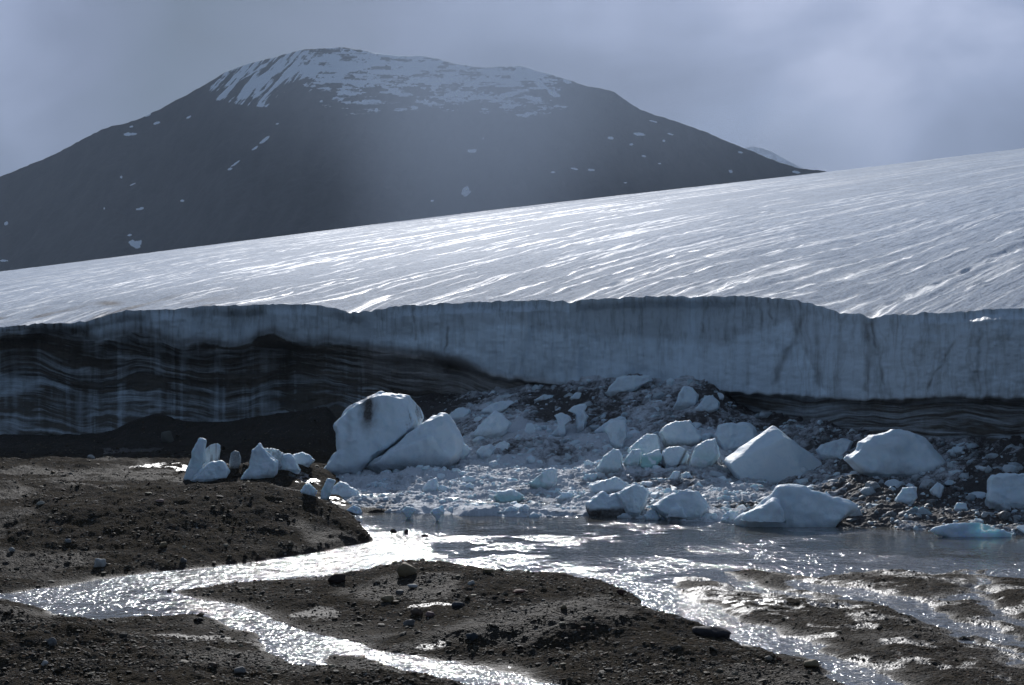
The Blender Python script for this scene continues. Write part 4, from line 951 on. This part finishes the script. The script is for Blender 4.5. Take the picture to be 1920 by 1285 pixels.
pos[:, 2] -= sz * .25
ch2 = scatter_mesh('ice_debris', pos[keep], sz[keep], ICE, flat=.7, jag=.05, dirt=np.clip(dmm[keep] * r.uniform(.2, 1.2, keep.sum()) - .1, 0, .75), smooth=False, seed=9, sub=3, cuts=9)
tag(ch2, 'jumble of angular ice lumps sunk in the dirty rubble slope', 'ice debris', kind='stuff')

# brash ice and stones along the waterline are part of the same stuff above; single stones the photo shows follow


def stone(name, label, px, py, wpx, hpx, col, group='single stones on the gravel', cat='stone', seed=0, flat=None, jag=.20, yaw=0.0, tilt=0.0):
    D, z = hit(px, py + hpx * .35)
    wm, hm = wpx / F * D, hpx / F * D
    bm = bmesh.new(); bmesh.ops.create_icosphere(bm, subdivisions=3, radius=1)
    v = np.array([q_.co[:] for q_ in bm.verts]); o = px * .37 + seed
    # cut with planes for facets
    rr = np.random.default_rng(int(px * 7 + py))
    for k in range(9):
        nrm_ = rr.normal(size=3); nrm_ /= np.linalg.norm(nrm_); dcut = rr.uniform(.62, .9)
        e = v @ nrm_ - dcut; v = v - np.clip(e, 0, None)[:, None] * nrm_ * .9
    dn = fbm(v[:, 0] * 1.6 + o, v[:, 1] * 1.6, v[:, 2] * 1.6 + o, 4) * jag
    v = v * (1 + dn)[:, None]
    v[:, 0] *= wm / (v[:, 0].max() - v[:, 0].min()); v[:, 1] *= wm * .38; v[:, 2] *= hm * 1.25 / (v[:, 2].max() - v[:, 2].min())
    c, s_ = math.cos(tilt), math.sin(tilt); x, zz = v[:, 0] * c - v[:, 2] * s_, v[:, 0] * s_ + v[:, 2] * c; v[:, 0], v[:, 2] = x, zz
    for q_, co in zip(bm.verts, v): q_.co = co
    me = bpy.data.meshes.new(name); bm.to_mesh(me); bm.free()
    me.polygons.foreach_set('use_smooth', np.ones(len(me.polygons), bool))
    at = me.attributes.new('stone_color', 'FLOAT_COLOR', 'POINT')
    at.data.foreach_set('color', np.tile(np.array([*col, 1], np.float32), len(me.vertices)))
    me.materials.append(m_st)
    ob = bpy.data.objects.new(name, me); COL.objects.link(ob); ob.location = ((px - 960) / F * D, D + wm * .2, z + hm * .35)
    tag(ob, label, cat, group); return ob


TAN, GREY, DARK, PALE, RED, BROWN = (.22, .17, .10), (.15, .145, .14), (.035, .03, .028), (.42, .41, .39), (.17, .085, .065), (.10, .07, .05)
stone('boulder', 'rounded tan boulder on top of the gravel island', 763, 1073, 38, 24, TAN, cat='boulder')
stone('boulder', 'dark brown flat boulder near the island tip, by the stream', 632, 1088, 34, 17, (.035, .022, .018), cat='boulder')
stone('stone', 'flat whitish stone on the island below the tan boulder', 773, 1101, 20, 7, PALE)
stone('stone', 'small tilted pale stone on the island, right of the whitish flat one', 884, 1095, 14, 8, PALE, tilt=.3)
stone('stone', 'flat reddish stone in the middle of the island', 975, 1110, 28, 7, RED)
stone('stone', 'small grey stone at a little gully on the island', 750, 1113, 16, 9, GREY)
stone('stone', 'tan flat stone at the left of the island', 727, 1127, 26, 11, TAN)
stone('stone', 'brown blocky stone at the mud rill on the island', 782, 1150, 24, 13, BROWN)
stone('stone', 'reddish stone with pale top at the mud rill', 806, 1153, 18, 9, (.2, .13, .12))
stone('stone', 'grey rounded stone alone on the wet mud below the rill', 767, 1170, 24, 13, GREY)
stone('stone', 'dark grey flat stone on the pebbly middle of the island', 858, 1136, 26, 12, (.07, .07, .075))
stone('stone', 'dark blue-grey stone at the end of the mud patch', 885, 1200, 24, 16, (.045, .055, .065))
stone('stone', 'small tan stone on the right half of the island', 1057, 1143, 13, 8, TAN)
stone('stone', 'flat tan stone near the far crest of the island', 915, 1072, 22, 7, TAN)
stone('boulder', 'long dark slab of rock on the bank of the right stream', 1335, 1190, 74, 20, (.035, .03, .032), cat='boulder', tilt=-.12)
stone('stone', 'tan stone near the island end by the right stream', 1522, 1249, 30, 14, TAN)
stone('stone', 'small pale stone on the dark right part of the island', 1442, 1236, 15, 8, (.25, .22, .18))
stone('stone', 'squarish dark red stone on the island edge against the stream', 1163, 1112, 14, 10, (.06, .03, .025))
stone('boulder', 'pale pointed boulder on the dark left bank', 186, 1059, 24, 18, PALE, cat='boulder')
stone('stone', 'small white stone near the left edge of the view', 22, 1031, 13, 8, PALE)
stone('stone', 'pale flat-bottomed stone on the upper left bank', 75, 946, 16, 8, (.36, .33, .28))
stone('stone', 'tan oval stone on the slope of the left bank', 306, 1024, 16, 10, TAN)
stone('stone', 'grey-white stone on the pebbly part of the left bank', 127, 1017, 13, 8, (.3, .3, .3))
stone('stone', 'thin reddish-white stone on the left bank plateau', 299, 941, 17, 5, (.3, .2, .17))
stone('stone', 'round grey stone at the water under the left bank', 343, 1053, 13, 10, GREY)
stone('stone', 'pale thin slab at the top edge of the left bank', 170, 858, 15, 7, PALE, tilt=-.4)
stone('boulder', 'pale upright slab on the dark pile at the cliff foot', 314, 822, 22, 24, (.13, .13, .115), cat='boulder', tilt=.3)
stone('stone', 'grey angular stone at the bottom left foreground', 450, 1261, 24, 14, (.2, .19, .18))
stone('stone', 'small pale stone in the foreground, far left', 83, 1247, 14, 9, PALE)
stone('stone', 'grey rounded stone on the near left mound', 96, 1206, 20, 15, GREY)
stone('stone', 'flat brown stone left of the angular foreground stone', 399, 1252, 22, 9, BROWN)
stone('stone', 'dark stone standing at the left tip of the island', 317, 1110, 8, 6, DARK)
stone('stone', 'small dark stone on the gravel spit by the left pool', 374, 1165, 14, 7, DARK)
stone('stone', 'dark wet stone standing in the stream at the pool outlet', 762, 998, 8, 9, DARK)
stone('stone', 'low dark stone in the stream left of the outlet stone', 738, 997, 12, 8, DARK)
stone('stone', 'flat dark stone in the stream right of the outlet stone', 797, 1005, 14, 5, DARK)

# ------------------------------------------------------------------ air
hz_m = bpy.data.materials.new('haze_air'); hz_m.use_nodes = True; t = NT(hz_m.node_tree); t.n.clear()
pv = t.new('ShaderNodeVolumePrincipled'); pv.inputs['Color'].default_value = (.60, .74, .95, 1); pv.inputs['Density'].default_value = .00011; pv.inputs['Anisotropy'].default_value = 0.0
t.new('ShaderNodeOutputMaterial', ins={'Volume': pv.outputs[0]})
bm = bmesh.new(); bmesh.ops.create_cube(bm, size=1); me = bpy.data.meshes.new('haze'); bm.to_mesh(me); bm.free(); me.materials.append(hz_m)
hz_o = bpy.data.objects.new('haze', me); COL.objects.link(hz_o)
hz_o.scale = (9000, 7600, 760); hz_o.location = (0, 7600 / 2 - 120, 760 / 2 - 3)
tag(hz_o, 'pale air between the camera and the mountain', kind='stuff')


def mist(name, px, py, D, rx, ry, rz, dens, tilt, label):
    m = bpy.data.materials.new(name + '_air'); m.use_nodes = True; t = NT(m.node_tree); t.n.clear()
    pv = t.new('ShaderNodeVolumePrincipled'); pv.inputs['Color'].default_value = (.62, .76, 1.0, 1); pv.inputs['Anisotropy'].default_value = .2
    ob_ = t.new('ShaderNodeTexCoord').outputs['Object']; ln = t.new('ShaderNodeVectorMath', operation='LENGTH', ins={0: ob_}).outputs['Value']
    k_ = t.math('SUBTRACT', 1.0, t.math('MULTIPLY', ln, ln), True)
    t.set(pv.inputs['Density'], t.math('MULTIPLY', t.math('MULTIPLY', k_, k_), dens))
    t.new('ShaderNodeOutputMaterial', ins={'Volume': pv.outputs[0]})
    bm = bmesh.new(); bmesh.ops.create_icosphere(bm, subdivisions=4, radius=1); me = bpy.data.meshes.new(name); bm.to_mesh(me); bm.free(); me.materials.append(m)
    o = bpy.data.objects.new(name, me); COL.objects.link(o); o.location = P(px, py, D); o.scale = (rx, ry, rz); o.rotation_euler = (0, tilt, 0)
    tag(o, label, 'mist', kind='stuff'); return o


mist('mist', 890, 290, 1500, 150, 160, 330, .0032, .10, 'mist body shaped to look like a light shaft in front of the mountain middle')  # denser mist added to give the look of a light beam
mist('mist', 980, 130, 1950, 480, 220, 210, .0015, .05, 'thin cloud veil over the snowy right half of the summit')
mist('mist', 1450, 290, 6300, 620, 300, 330, .0030, 0.0, 'thick mist in front of the faint far peak at the right')
